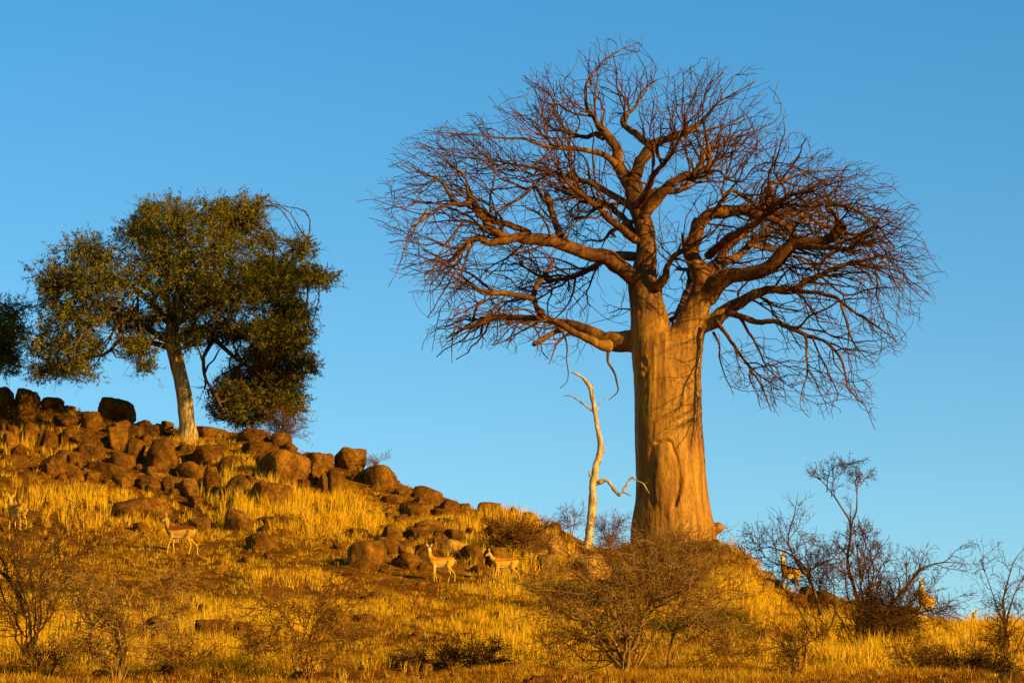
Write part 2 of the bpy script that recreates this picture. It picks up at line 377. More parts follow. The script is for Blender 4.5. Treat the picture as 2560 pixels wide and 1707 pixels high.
# (points with pixel width, depth of start, depth of end, bow in the middle) in metres from the trunk axis
LIMBS = {
 'stem_left': ([(1634, 930, 96), (1628, 850, 102), (1624, 800, 94), (1615, 750, 85), (1608, 712, 78), (1611, 675, 64), (1616, 635, 55), (1612, 590, 48), (1600, 545, 46), (1588, 500, 46), (1578, 455, 46)], 0.0, 0.3),
 'stem_right': ([(1706, 930, 96), (1716, 850, 92), (1732, 800, 78), (1748, 755, 64), (1756, 725, 58), (1766, 690, 52)], 0.2, -0.2),
 'top_left': ([(1578, 465, 40), (1548, 415, 33), (1543, 378, 28), (1528, 345, 26), (1508, 318, 20), (1490, 296, 13), (1468, 272, 10), (1466, 235, 8), (1472, 205, 7), (1497, 166, 5), (1525, 142, 4), (1560, 120, 3), (1596, 103, 2)], 0.3, 0.9),
 'top_right': ([(1582, 462, 38), (1596, 415, 32), (1612, 385, 30), (1628, 362, 27), (1660, 350, 20), (1700, 331, 17), (1735, 316, 14), (1760, 296, 9), (1790, 262, 6), (1830, 235, 4), (1890, 205, 3)], 0.3, -1.0),
 'top_right_up': ([(1630, 365, 20), (1600, 345, 18), (1575, 325, 16), (1560, 300, 12), (1585, 270, 8), (1600, 235, 6), (1640, 200, 4)], -0.1, 2.2),
 'upper_left': (r1([(1930, 1000, 60), (1860, 945, 50), (1780, 910, 44), (1700, 897, 40), (1560, 880, 34), (1400, 855, 28), (1250, 812, 22), (1100, 800, 16), (950, 790, 12), (700, 770, 8), (480, 750, 5)]), 0.2, -1.5),
 'upper_left_fork': (r1([(1840, 800, 50), (1780, 770, 44), (1700, 800, 36), (1600, 780, 26), (1480, 740, 18), (1380, 650, 11), (1300, 560, 8)]), 0.6, 2.6),
 'right_upper': (r2([(150, 1270, 90), (220, 1190, 84), (290, 1105, 74), (400, 1030, 60), (520, 985, 50), (610, 955, 42), (622, 890, 34), (612, 790, 24), (590, 700, 14), (570, 560, 10), (600, 400, 8), (700, 270, 5)]), 0.1, -2.0),
 'right_upper_side': (r2([(590, 965, 24), (660, 955, 20), (700, 975, 18), (735, 1015, 16), (850, 1030, 14), (950, 930, 11), (1100, 910, 9), (1250, 950, 6)]), -1.0, -2.6),
 'left_mid': (r3([(1960, 560, 140), (1890, 510, 120), (1760, 412, 112), (1600, 370, 98), (1450, 322, 92), (1300, 285, 84), (1200, 262, 82), (1100, 275, 62), (1000, 292, 55), (920, 308, 46), (868, 280, 40), (820, 272, 34), (740, 325, 28), (665, 420, 22), (600, 470, 12)]), -0.2, -3.4),
 'left_mid_upper': (r3([(1210, 240, 60), (1150, 200, 52), (1050, 168, 46), (950, 155, 40), (880, 140, 36), (830, 50, 34)]), -2.0, -2.6),
 'left_mid_fork': (r3([(1060, 262, 48), (990, 235, 48), (930, 190, 48), (870, 120, 46), (835, 60, 44), (800, 5, 42)]), -2.4, -3.2),
 'left_far_up': (r1([(900, 1400, 44), (865, 1320, 42), (838, 1255, 40), (822, 1200, 22), (810, 1120, 17), (780, 1060, 14), (690, 1000, 11), (560, 900, 8), (430, 830, 6)]), -3.0, -3.6),
 'left_far_bend': (r1([(840, 1270, 40), (790, 1300, 42), (725, 1290, 38), (670, 1220, 32), (640, 1165, 26), (590, 1110, 18), (480, 1080, 11), (300, 1010, 7)]), -3.2, -4.4),
 'left_far_droop': (r1([(720, 1290, 26), (640, 1310, 20), (560, 1352, 17), (480, 1420, 15), (380, 1490, 11), (340, 1580, 7)]), -3.5, -5.0),
 'left_stub': (r1([(1510, 1540, 64), (1492, 1480, 60), (1470, 1400, 54), (1432, 1290, 50), (1405, 1215, 46)]), -1.3, -0.6),
 'left_stub_side': (r1([(1430, 1300, 40), (1385, 1262, 36), (1350, 1200, 32), (1318, 1162, 30), (1240, 1180, 24), (1150, 1130, 18), (1060, 1090, 14), (950, 985, 10), (860, 920, 7), (780, 840, 5)]), -0.9, 0.8),
 'left_stub_down': (r1([(1290, 1175, 24), (1230, 1230, 22), (1160, 1275, 18), (1080, 1335, 14), (980, 1380, 10)]), -0.6, -1.8),
 'inner_left': (r1([(2070, 1570, 60), (2040, 1500, 56), (1965, 1385, 50), (1875, 1312, 46), (1780, 1290, 40), (1700, 1282, 32), (1640, 1262, 22), (1560, 1230, 10)]), 0.2, 2.8),
 'inner_left_twin': (r1([(1900, 1300, 30), (1980, 1280, 26), (1880, 1240, 16), (1780, 1170, 12), (1650, 1120, 8)]), 1.4, 3.2),
 'inner_left_low': (z8([(440, 20, 60), (350, 60, 46), (270, 112, 34), (200, 178, 20), (100, 182, 14), (20, 180, 8)]), 0.4, 2.6),
 'left_low': (r3([(2060, 1020, 110), (1960, 1015, 150), (1820, 1000, 138), (1700, 980, 108), (1600, 935, 84), (1500, 897, 72), (1400, 868, 62), (1250, 850, 56), (1100, 830, 50), (1000, 830, 46), (900, 858, 42), (820, 880, 36), (730, 918, 24), (690, 950, 16)]), 0.0, 2.6),
 'left_low_fork': (r3([(1780, 1040, 90), (1700, 1030, 64), (1600, 985, 56), (1500, 938, 48), (1420, 882, 36), (1350, 850, 24), (1240, 870, 14), (1100, 890, 8)]), -0.4, -2.2),
 'left_low_stub': (r3([(1450, 930, 40), (1400, 948, 38), (1310, 985, 40), (1235, 1022, 34)]), -0.8, -1.6),
 'left_low_up': (r3([(1330, 850, 46), (1265, 780, 44), (1240, 695, 40), (1270, 600, 36), (1320, 530, 32), (1370, 455, 24), (1388, 412, 12)]), 1.0, 2.4),
 'left_low_arm': (r3([(1240, 700, 44), (1150, 672, 42), (1050, 660, 40), (950, 662, 36), (850, 640, 24), (760, 600, 15), (640, 590, 9)]), 1.2, -0.4),
 'left_low_thin': (r3([(960, 655, 24), (870, 590, 20), (760, 520, 15), (600, 460, 11), (420, 402, 7)]), 0.6, 1.4),
 'left_low_side': (r3([(800, 870, 20), (840, 755, 18), (900, 722, 14), (980, 700, 12)]), 2.4, 3.4),
 'left_low_drop': (r3([(1765, 1080, 22), (1780, 1160, 18), (1820, 1220, 16), (1835, 1290, 13), (1838, 1370, 10), (1780, 1420, 6)]), -0.7, -0.9),
 'right_mid': (z8([(1080, 560, 200), (1040, 440, 165), (970, 320, 150), (960, 230, 140), (1000, 130, 125), (1040, 40, 120)]) + r2([(560, 1330, 84), (600, 1282, 84), (665, 1240, 84), (745, 1225, 80), (850, 1220, 82), (950, 1258, 66), (1050, 1292, 52), (1130, 1335, 44), (1185, 1390, 40), (1240, 1440, 30)]), -0.2, -1.2),
 'right_mid_arch': (r2([(660, 1230, 40), (690, 1160, 34), (735, 1105, 30), (790, 1095, 28), (860, 1145, 28), (935, 1215, 24)]), -0.4, 0.8),
 'right_mid_up': (r2([(985, 1245, 44), (1025, 1175, 40), (1042, 1100, 36), (1030, 1045, 34), (1090, 1035, 26), (1200, 990, 18), (1300, 962, 14), (1450, 955, 10), (1600, 940, 6)]), -0.8, 0.8),
 'right_big': (r4([(330, 560, 150), (410, 460, 130), (500, 390, 120), (620, 372, 112), (740, 362, 108), (830, 295, 106), (900, 212, 98), (980, 165, 84), (1100, 150, 70), (1230, 120, 60), (1330, 60, 34), (1300, 0, 26)]), -0.2, -3.4),
 'right_big_end': (r2([(1420, 1420, 56), (1480, 1380, 44), (1512, 1310, 38), (1470, 1240, 34), (1415, 1200, 28), (1480, 1188, 22), (1600, 1210, 20), (1720, 1290, 18), (1820, 1380, 13), (1900, 1480, 8)]), -2.9, -4.6),
 'right_big_low': (r4([(1000, 190, 50), (1100, 190, 46), (1200, 192, 42), (1350, 200, 34), (1400, 150, 24), (1470, 165, 20), (1520, 210, 16), (1600, 300, 10)]), -2.4, -4.8),
 'right_back': (r4([(330, 470, 80), (400, 370, 70), (460, 305, 66), (560, 250, 56), (620, 192, 48), (720, 105, 32), (800, 40, 20), (900, -20, 10)]), 0.2, 3.6),
 'right_back_side': (r4([(620, 180, 40), (700, 185, 36), (780, 205, 34), (880, 225, 28), (980, 270, 20), (1100, 330, 12)]), 1.6, 3.6),
 'right_low': (r4([(120, 830, 80), (230, 785, 104), (340, 740, 108), (430, 680, 102), (520, 620, 92), (600, 572, 80), (680, 522, 72), (780, 490, 64), (880, 500, 62), (970, 495, 58), (1060, 432, 46), (1200, 370, 36), (1330, 310, 28), (1450, 280, 20), (1600, 270, 12), (1800, 310, 7)]), 0.15, -2.2),
 'right_low_side': (r4([(960, 505, 36), (1050, 512, 32), (1140, 522, 30), (1260, 550, 26), (1330, 610, 22), (1420, 670, 18), (1500, 720, 14), (1600, 800, 9), (1700, 880, 5)]), -1.3, -4.0),
 'right_low_under': (r4([(480, 660, 60), (560, 685, 46), (700, 720, 42), (830, 732, 38), (920, 770, 34), (1030, 812, 30), (1120, 835, 26), (1210, 892, 22), (1270, 962, 20), (1300, 1060, 17), (1340, 1190, 13), (1400, 1272, 10), (1480, 1350, 7), (1530, 1480, 4)]), -0.9, -4.4),
 'right_low_under_drop': (r4([(1030, 815, 22), (1052, 900, 19), (1046, 1080, 15), (1038, 1140, 12), (1015, 1240, 8), (1000, 1330, 5), (1060, 1410, 3)]), -2.6, -3.2),
 'right_drop': (r4([(400, 720, 40), (440, 775, 30), (500, 850, 26), (565, 945, 22), (640, 1060, 19), (710, 1160, 15), (752, 1260, 11), (788, 1372, 7)]), -0.9, -3.2),
 'right_drop_mid': (r4([(560, 690, 26), (640, 790, 20), (700, 900, 16), (740, 1010, 11), (840, 1060, 7), (860, 1180, 4)]), -1.0, -2.4),
 'right_drop_near': (r4([(380, 800, 22), (420, 880, 16), (440, 1000, 11), (480, 1120, 8), (530, 1250, 5)]), -0.8, -1.6),
 'right_drop_far': (r4([(1290, 600, 20), (1330, 740, 16), (1370, 860, 12), (1440, 960, 8), (1520, 1040, 5)]), -2.8, -3.6),
 'right_drop_edge': (r4([(1530, 330, 18), (1540, 460, 15), (1555, 570, 12), (1600, 690, 8), (1640, 800, 5)]), -2.0, -2.6),
 'left_drop_long': (r3([(1440, 930, 16), (1475, 1040, 12), (1482, 1180, 9), (1470, 1280, 6), (1420, 1330, 4)]), -0.8, -1.2),
 'left_drop_far': (r3([(680, 900, 16), (662, 990, 12), (658, 1080, 8), (660, 1160, 5)]), 2.4, 2.2),
 'left_drop_mid': (r3([(1240, 880, 14), (1290, 990, 11), (1300, 1080, 8), (1350, 1130, 5)]), 0.4, 0.2),
 'left_weep': (r3([(480, 60, 18), (400, 200, 14), (330, 330, 10), (270, 480, 7), (200, 620, 4)]), -4.2, -4.8),
 'left_weep_inner': (r3([(740, 150, 18), (640, 280, 14), (560, 400, 10), (500, 560, 7), (440, 680, 4)]), -3.2, -4.2),
 'inner_mid': (z8([(660, 600, 90), (735, 500, 80), (770, 390, 52), (835, 295, 40), (905, 248, 30), (900, 120, 16)]), -0.4, -1.8),
 'inner_back': (z8([(850, 830, 70), (890, 720, 70), (940, 620, 60), (960, 540, 46), (930, 430, 40), (850, 420, 24)]), 1.2, 3.6),
 'back_fork': (z8([(1000, 820, 60), (900, 815, 44), (820, 850, 44), (740, 880, 40), (600, 860, 30)]), 1.0, 3.0),
 # limbs hidden in the tangle, leaning towards and away from the viewer
 'front_left': ([(1590, 600, 22), (1540, 560, 18), (1470, 500, 14), (1420, 460, 9), (1380, 400, 6)], 0.0, -5.5),
 'front_right': ([(1770, 640, 24), (1830, 590, 19), (1890, 560, 14), (1960, 500, 10), (2040, 470, 6)], -0.4, -6.0),
 'front_top': ([(1590, 520, 22), (1620, 470, 18), (1650, 420, 13), (1680, 380, 9), (1720, 300, 6)], 0.1, -4.8),
 'back_left': ([(1590, 640, 26), (1530, 640, 20), (1460, 680, 15), (1380, 700, 10), (1300, 660, 6)], 0.4, 5.6),
 'back_right': ([(1750, 700, 26), (1840, 600, 20), (1920, 540, 15), (2010, 540, 10), (2090, 580, 6)], 0.3, 6.0),
 'back_top': ([(1590, 520, 24), (1640, 480, 18), (1710, 470, 14), (1770, 380, 10), (1850, 340, 6)], 0.4, 5.2),
 'back_top_left': ([(1580, 520, 22), (1500, 470, 16), (1420, 440, 12), (1330, 420, 8), (1230, 400, 5)], 0.4, 4.6),
}
CROWN = np.array([(825, 452), (880, 400), (935, 320), (1010, 285), (1100, 255), (1150, 205), (1190, 175), (1260, 130), (1340, 100), (1420, 88), (1475, 92), (1480, 140), (1560, 160), (1600, 138), (1680, 145), (1775, 175), (1795, 230), (1805, 290), (1860, 325), (1930, 360), (2000, 380), (2095, 425), (2110, 520), (2145, 590), (2170, 640), (2120, 740), (2070, 800), (2010, 850), (2005, 985), (1960, 920), (1880, 970), (1830, 945), (1780, 955), (1700, 925), (1650, 890), (1622, 800), (1445, 835), (1420, 910), (1390, 850), (1320, 850), (1225, 815), (1130, 800), (1040, 830), (980, 805), (990, 720), (940, 660), (895, 650), (900, 560), (865, 520)]) * 1.0884
CROWN = np.array([1650.0, 690.0]) + (CROWN - np.array([1650.0, 690.0])) * 1.025
PXM = F / DB
CC = at(1650, 690, DB)

def build_baobab():
    rng = np.random.default_rng(11)
    base = at(1682, 1395, DB); base[2] = terrain(base[0], base[1]) - 0.1
    root = empty('baobab_tree', base)
    tag(root, 'giant leafless baobab with thick golden trunk and wide spreading bare crown', 'tree')
    # trunk rings: (row, left, right)
    ring = [(1440, 1572, 1800), (1400, 1574, 1795), (1356, 1577, 1789), (1303, 1581, 1782), (1250, 1588, 1772), (1198, 1589, 1767), (1145, 1587, 1764), (1075, 1585, 1758), (1005, 1585, 1756), (940, 1583, 1755), (900, 1578, 1757), (865, 1578, 1762), (848, 1586, 1756), (832, 1606, 1738), (820, 1640, 1704)]
    rows = np.linspace(1440, 820, 50); le = np.interp(-rows, [-r[0] for r in ring], [r[1] for r in ring]); ri = np.interp(-rows, [-r[0] for r in ring], [r[2] for r in ring])
    Pc = at((le + ri) / 2, rows, DB); Rr = (ri - le) / 2 / PXM
    th = np.arange(72) * 2 * math.pi / 72
    ca, sa = np.cos(th), np.sin(th)
    V = np.stack([Pc[:, None, 0] + Rr[:, None] * ca[None], Pc[:, None, 1] + np.interp(rows, [820, 860, 1060], [0.55, 0.66, 0.92])[:, None] * Rr[:, None] * sa[None], np.repeat(Pc[:, None, 2], 72, 1)], -1)
    k = len(rows); ix = np.arange(k * 72).reshape(k, 72); nx_ = np.roll(ix, -1, 1)
    parts = [(V.reshape(-1, 3), np.stack([ix[:-1], nx_[:-1], nx_[1:], ix[1:]], -1).reshape(-1, 4), np.stack([ix[0, ::-1], ix[-1]]))]
    L3 = {}
    for nm, (pts, d0, d1) in LIMBS.items():
        a = np.array(pts, float); s = np.concatenate([[0], np.cumsum(np.hypot(*np.diff(a[:, :2], axis=0).T))]); s /= s[-1]
        dd = d0 + (d1 - d0) * s ** 0.9
        P = at(a[:, 0], a[:, 1], DB + dd); R = a[:, 2] / 2 / PXM
        n = int(np.clip(len(a) * 4, 12, 64)); PR = catmull(np.concatenate([P, R[:, None]], 1), n)
        L3[nm] = (PR[:, :3], np.maximum(PR[:, 3], 0.012))
    thick = ['stem_left', 'stem_right']
    for nm in thick:
        P, R = L3[nm]; parts.append(tube_one(P, R, 20, 0.03, 5))
    for nm in ('left_mid', 'left_low', 'right_big', 'right_mid', 'right_low', 'inner_mid', 'inner_back'):
        P, R = L3[nm]; n = max(6, int(len(P) * 0.24)); R2 = R[:n].copy(); parts.append(tube_one(P[:n], R2 * np.linspace(1.0, 0.93, n), 18, 0.0, 5))
    # knob at the foot, right side
    kp = at(np.linspace(1764, 1808, 8), np.linspace(1335, 1312, 8), DB - 0.1); parts.append(tube_one(kp, np.array([.3, .3, .28, .22, .17, .20, .19, .08]), 14, 0.15, 3))
    Vj, Fj = join_parts(parts)
    me = remesh('trunk', Vj - base, Fj, 0.042, 22)
    V = get_co(me) + base; Nn = get_no(me)
    px, py = topix(V); front = Nn[:, 1] < 0.3
    ang = np.arctan2(V[:, 1] - DB, V[:, 0] - at(1675, 1100, DB)[0])
    H = V[:, 2]
    # long shallow folds and lumps of the bark
    d = 0.030 * fbm(np.stack([np.cos(ang) * 2.6, np.sin(ang) * 2.6, H * 0.22], 1), 21, 3)
    d += 0.010 * fbm(np.stack([np.cos(ang) * 9, np.sin(ang) * 9, H * 0.55], 1), 22, 3) + 0.012 * fbm(V * np.array([5, 5, 2.2]), 23, 3)
    d += 0.05 * sstep(1180, 1330, py) * fbm(np.stack([np.cos(ang) * 5, np.sin(ang) * 5, H * 0.3], 1), 24, 2)
    # healed panel with a crack down its right side
    cx = np.array([(1640, 1106), (1672, 1101), (1684, 1122), (1694, 1152), (1699, 1190), (1700, 1215), (1695, 1240), (1688, 1262)], float)
    cxd = catmull(np.concatenate([cx, np.zeros((len(cx), 1))], 1), 80)[:, :2]
    sel = np.nonzero(front & (py > 1060) & (py < 1300))[0]
    if len(sel):
        dist = np.sqrt(((px[sel, None] - cxd[None, :, 0]) ** 2 + (py[sel, None] - cxd[None, :, 1]) ** 2)).min(1)
        d[sel] -= 0.13 * np.exp(-(dist / 3.6) ** 2)
        el = ((px[sel] - 1666) / 34) ** 2 + ((py[sel] - 1185) / 88) ** 2
        d[sel] += 0.075 * np.clip(1.15 - el, 0, 1) ** 0.6
        d[sel] -= 0.07 * np.exp(-((px[sel] - 1629) / 6) ** 2) * sstep(1100, 1150, py[sel]) * (1 - sstep(1250, 1290, py[sel]))
    # knots
    for kx, ky, s, a in ((1603, 757, 8, .05), (1604, 924, 9, .05), (1612, 905, 6, -.04), (1606, 938, 5, .05)):
        r = np.hypot(px - kx, (py - ky) * 0.6); d += np.where(front, a * np.exp(-(r / s) ** 2) - 0.5 * a * np.exp(-((r - s * 1.5) / (s * .5)) ** 2), 0)
    V = V + Nn * d[:, None]
    set_co(me, V - base)
    fac = 1 - sstep(690, 850, py + 40 * fbm(V * 0.9, 44, 2)); set_col(me, np.repeat(fac[:, None], 3, 1)); me.materials.clear()  # upper stems blend to darker limb bark, with their shade put into it
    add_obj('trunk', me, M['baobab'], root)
    # limbs
    for nm, (P, R) in L3.items():
        if nm in thick: P, R = P[int(len(P) * .55):], R[int(len(R) * .55):] * 0.97
        if nm == 'stem_right': continue
        sides = 14 if R[0] > 0.12 else 9
        kink = (0.12 * R[:, None] + 0.055 * sstep(0, 0.25, np.linspace(0, 1, len(P)))[:, None]) * np.stack([fbm(P * 1.25 + 9.3 * k, 31 + k, 3) for k in range(3)], 1)
        V, Q, C = tube_one(P + kink, R, sides, 0.17, 7)
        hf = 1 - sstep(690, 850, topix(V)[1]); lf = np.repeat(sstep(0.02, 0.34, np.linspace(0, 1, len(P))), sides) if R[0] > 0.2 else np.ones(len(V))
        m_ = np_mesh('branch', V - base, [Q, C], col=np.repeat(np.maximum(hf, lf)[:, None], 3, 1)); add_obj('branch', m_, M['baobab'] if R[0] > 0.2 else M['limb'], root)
    # --- twigs
    def bias_fn(P, D, t):
        o = P - CC; hn = o[:, 2] / 7.0
        rad = nrm(o * np.array([1, 1, 0.42]))
        side = np.clip(np.abs(o[:, 0]) / 9.5, 0, 1.2)
        low = np.clip(-o[:, 2] / 3.0 + 0.2, 0, 1)
        g_ = 0.55 * np.clip(hn, 0, 1) - 1.05 * side * (1 - np.clip(hn, 0, 1)) * (0.4 + low) + 0.25 * t
        b = rad * 1.0; b[:, 2] += g_
        return b
    def keep(P2, R2, slack=0):
        px, py = topix(P2[:, -1]); k = in_poly(px, py, CROWN)
        pm, pmy = topix(P2[:, P2.shape[1] // 2]); k &= in_poly(pm, pmy, CROWN) | (rng.random(len(k)) < 0.3)
        return P2[k], R2[k]
    names = [n for n in L3 if n not in ('stem_right', 'stem_left', 'left_stub', 'left_low_stub')]
    PL = np.stack([L3[n][0][np.linspace(0, len(L3[n][0]) - 1, 16).astype(int)] for n in names]); RL = np.stack([L3[n][1][np.linspace(0, len(L3[n][1]) - 1, 16).astype(int)] for n in names])
    RLc = np.minimum(RL, 0.075)
    ln = np.linalg.norm(np.diff(PL, axis=1), axis=2).sum(1)
    cnt = np.maximum(4, (ln * 2.4)).astype(int)
    P1, R1, _ = grow(rng, PL, RLc, cnt, 2.5, 9, t0=0.28, spread=0.9, wiggle=0.21, bias=bias_fn, biasw=0.16, r_ratio=0.6, r_min=0.014, taper=0.4, tpow=0.75)
    P1, R1 = keep(P1, R1)
    # extend the limb tips
    T = PL[:, -4:]; 
    P2, R2, _ = grow(rng, np.concatenate([P1]), R1, rng.integers(3, 6, len(P1)), 1.55, 7, t0=0.15, spread=0.85, wiggle=0.27, bias=bias_fn, biasw=0.14, r_ratio=0.70, r_min=0.0145, taper=0.5)
    P2, R2 = keep(P2, R2)
    P2b, R2b, _ = grow(rng, PL, np.minimum(RL, 0.03), (ln * 3.4).astype(int), 1.4, 7, t0=0.25, spread=1.0, wiggle=0.27, bias=bias_fn, biasw=0.10, r_ratio=0.5, r_min=0.011, taper=0.5)
    P2b, R2b = keep(P2b, R2b)
    P2 = np.concatenate([P2, P2b]); R2 = np.concatenate([R2, R2b])
    P3, R3, _ = grow(rng, P2, R2, rng.integers(0, 4, len(P2)), 0.62, 5, t0=0.15, spread=0.95, wiggle=0.30, bias=bias_fn, biasw=0.10, r_ratio=0.7, r_min=0.0092, taper=0.6)
    P3, R3 = keep(P3, R3)
    print('baobab twigs', len(P1), len(P2), len(P3))
    order = np.argsort(-R1[:, 0])
    for i in order[:300]:
        V, Q, C = tubes_batch(P1[i:i + 1], R1[i:i + 1], 5)
        add_obj('branchlet', np_mesh('branchlet', V - base, [Q, C]), M['btwig'], root)
    parts = [tubes_batch(P2, R2, 3), tubes_batch(P3, R3, 3)]
    if len(order) > 300: parts.append(tubes_batch(P1[order[300:]], R1[order[300:]], 4))
    Vj, Fj = join_parts(parts)
    tw = add_obj('twigs', np_mesh('twigs', Vj - base, Fj), M['btwig'], root); tw['kind'] = 'stuff'
build_baobab()

# ------------------------------------------------------------------ green tree
def leaf_quads(rng, C, size, col, colvar):
    """diamond leaves at centres C with random orientation"""
    n = len(C); a = nrm(rng.normal(size=(n, 3))); b = nrm(np.cross(a, rng.normal(size=(n, 3)))); s = size * (0.6 + 0.8 * rng.random((n, 1)))
    V = np.stack([C - a * s, C + b * s * 0.42, C + a * s, C - b * s * 0.42], 1).reshape(-1, 3)
    Fq = np.arange(n * 4).reshape(n, 4)
    c = col[None] * (1 + colvar * (rng.random((n, 1)) * 2 - 1)) * (1 + 0.12 * (rng.random((n, 3)) * 2 - 1))
    return V, Fq, np.repeat(c, 4, 0)
def gt(l, dy=0): return [(x / 2.613, 450 + dy + y / 2.613) for x, y in l]
def build_green_tree(name, label, D, trunk_pts, limbs, blobs, seed, n_sprig, cols):
    rng = np.random.default_rng(seed); pm = F / D
    b0 = at(trunk_pts[0][0], trunk_pts[0][1], D); base = np.array([b0[0], b0[1], float(terrain(b0[0], b0[1]))]); root = empty(name, base)
    tag(root, label, 'tree')
    tp = np.array(trunk_pts, float); P = at(tp[:, 0], tp[:, 1], D); P[0, 2] = min(P[0, 2], base[2] - 0.35)
    PR = catmull(np.concatenate([P, (tp[:, 2] / 2 / pm)[:, None]], 1), 40)
    V, Q, C = tube_one(PR[:, :3], PR[:, 3], 20, 0.10, seed)
    ang = np.tile(np.arange(20), 40) * 2 * math.pi / 20
    V = V + 0.0
    add_obj('trunk', np_mesh('trunk', V - base, [Q, C]), M['gtrunk'], root)
    LP, LR = [], []
    for pts, d0, d1, w0, w1 in limbs:
        a = np.array(pts, float); s = np.linspace(0, 1, len(a)); PP = catmull(at(a[:, 0], a[:, 1], D + d0 + (d1 - d0) * s), 16)
        PP = PP + 0.06 * np.stack([fbm(PP * 1.5 + 3 * k, seed + k, 2) for k in range(3)], 1) * np.linspace(0, 1, 16)[:, None]
        RR = np.linspace(w0, w1, 16) / 2 / pm; LP.append(PP); LR.append(RR)
        V, Q, C = tube_one(PP, RR, 8, 0.1, seed); add_obj('branch', np_mesh('branch', V - base, [Q, C]), M['gbranch'], root)
    LP, LR = np.array(LP), np.array(LR)
    # sub-branches reach into every leafy clump
    SP, SR = [], []
    bl = np.array([b[:4] for b in blobs], float); cent = []
    flat = LP.reshape(-1, 3); flr = LR.reshape(-1)
    leafV, leafF, leafC = [], [], []; off = 0; tw = []
    cxm = bl[:, 0].mean(); halfw = max(60.0, np.abs(bl[:, 0] - cxm).max() + 60)
    allC, allCol = [], []
    blobs2 = []
    for b in blobs:
        mx = 3.4 * math.sqrt(max(0.06, 1 - ((b[0] - cxm) / halfw) ** 2))
        if b[0] > 545 and b[1] > 830:
            blobs2 += [(*b, 0.3 + 1.2 * rng.random()), (b[0] + rng.normal() * 12, b[1] + rng.normal() * 8, b[2], b[3], 1.0 + 1.6 * rng.random())]; continue
        blobs2 += [(*b, -mx * (0.25 + 0.75 * rng.random())), (b[0] + rng.normal() * 12, b[1] + rng.normal() * 8, b[2], b[3], mx * (0.9 * rng.random() - 0.25))]
    for bi, b in enumerate(blobs2):
        cx, cy, rx, ry = b[:4]
        dep = b[4]
        c = at(cx, cy, D + dep); r = np.array([rx / pm, 0.85 * rx / pm, ry / pm]); cent.append(c)
        # feeder branches
        nf = 3
        for _ in range(nf):
            tgt = c + r * rng.normal(size=3) * 0.45
            dd = np.linalg.norm(flat - tgt, axis=1) + 0.3 * rng.random(len(flat)); k = int(np.argmin(dd)); s_ = flat[k]
            mid = (s_ + tgt) / 2 + rng.normal(size=3) * 0.12 * np.linalg.norm(tgt - s_) + np.array([0, 0, 0.08])
            pp = catmull(np.array([s_, mid, tgt]), 8); pp[1:] += rng.normal(size=(7, 3)) * 0.03; SP.append(pp); SR.append(np.linspace(min(flr[k], 0.05), 0.010, 8))
        # sprigs: short twigs whose leaves hug them
        ns = int(n_sprig * rx * ry / 4000.0 * (1.5 if cx > 545 and cy > 700 else 1.0))
        u = nrm(rng.normal(size=(ns, 3))); rad = rng.random((ns, 1)) ** 0.42
        o = c + u * rad * r; wob = 1 + 0.42 * fbm(o * 1.3, seed + 5, 2)[:, None]; o = c + (o - c) * wob
        dr = nrm(u * 0.9 + rng.normal(size=(ns, 3)) * 0.55 + np.array([0, 0, 0.15])); ln = 0.18 + 0.26 * rng.random((ns, 1)); ln = np.where(rng.random((ns, 1)) < 0.16, ln * 2.2, ln)
        pts = np.stack([o - dr * ln * 0.4, o + rng.normal(size=(ns, 3)) * 0.03, o + dr * ln * 0.7], 1); tw.append(pts)
        nl = 15; t = rng.random((ns, nl, 1)); 
        Cl = o[:, None] - dr[:, None] * ln[:, None] * 0.4 + dr[:, None] * ln[:, None] * 1.12 * t + rng.normal(size=(ns, nl, 3)) * 0.040
        allC.append(Cl.reshape(-1, 3))
        base_c = np.array(cols[0]) * (1 - 0) ; tone = rng.random((ns, 1, 1)); cc = np.array(cols[0]) * (1 - tone) + np.array(cols[1]) * tone
        allCol.append(np.broadcast_to(cc, (ns, nl, 3)).reshape(-1, 3))
    for i in range(len(SP)):
        pass
    SP, SR = np.array(SP), np.array(SR)
    T2, R2, _ = grow(rng, SP, SR, np.full(len(SP), 6), 0.7, 5, t0=0.3, spread=0.9, wiggle=0.3, r_ratio=0.6, r_min=0.007)
    tw = np.concatenate(tw); Vj, Fj = join_parts([tubes_batch(SP, SR, 4), tubes_batch(T2, R2, 3), tubes_batch(tw, np.full(tw.shape[:2], 0.007), 3)])
    o = add_obj('twigs', np_mesh('twigs', Vj - base, Fj), M['gbranch'], root); o['kind'] = 'stuff'
    Cc = np.concatenate(allC); Cl = np.concatenate(allCol); n = len(Cc)
    V, Fq, cc = leaf_quads(rng, Cc, 0.044, np.array([1., 1., 1.]), 0.30)
    cc = cc * np.repeat(Cl, 4, 0)
    o = add_obj('crown', np_mesh('crown', V - base, [Fq], smooth=False, col=cc), M['leaf'], root); o['kind'] = 'stuff'
    print(name, 'leaves', n, 'twigs', len(tw))
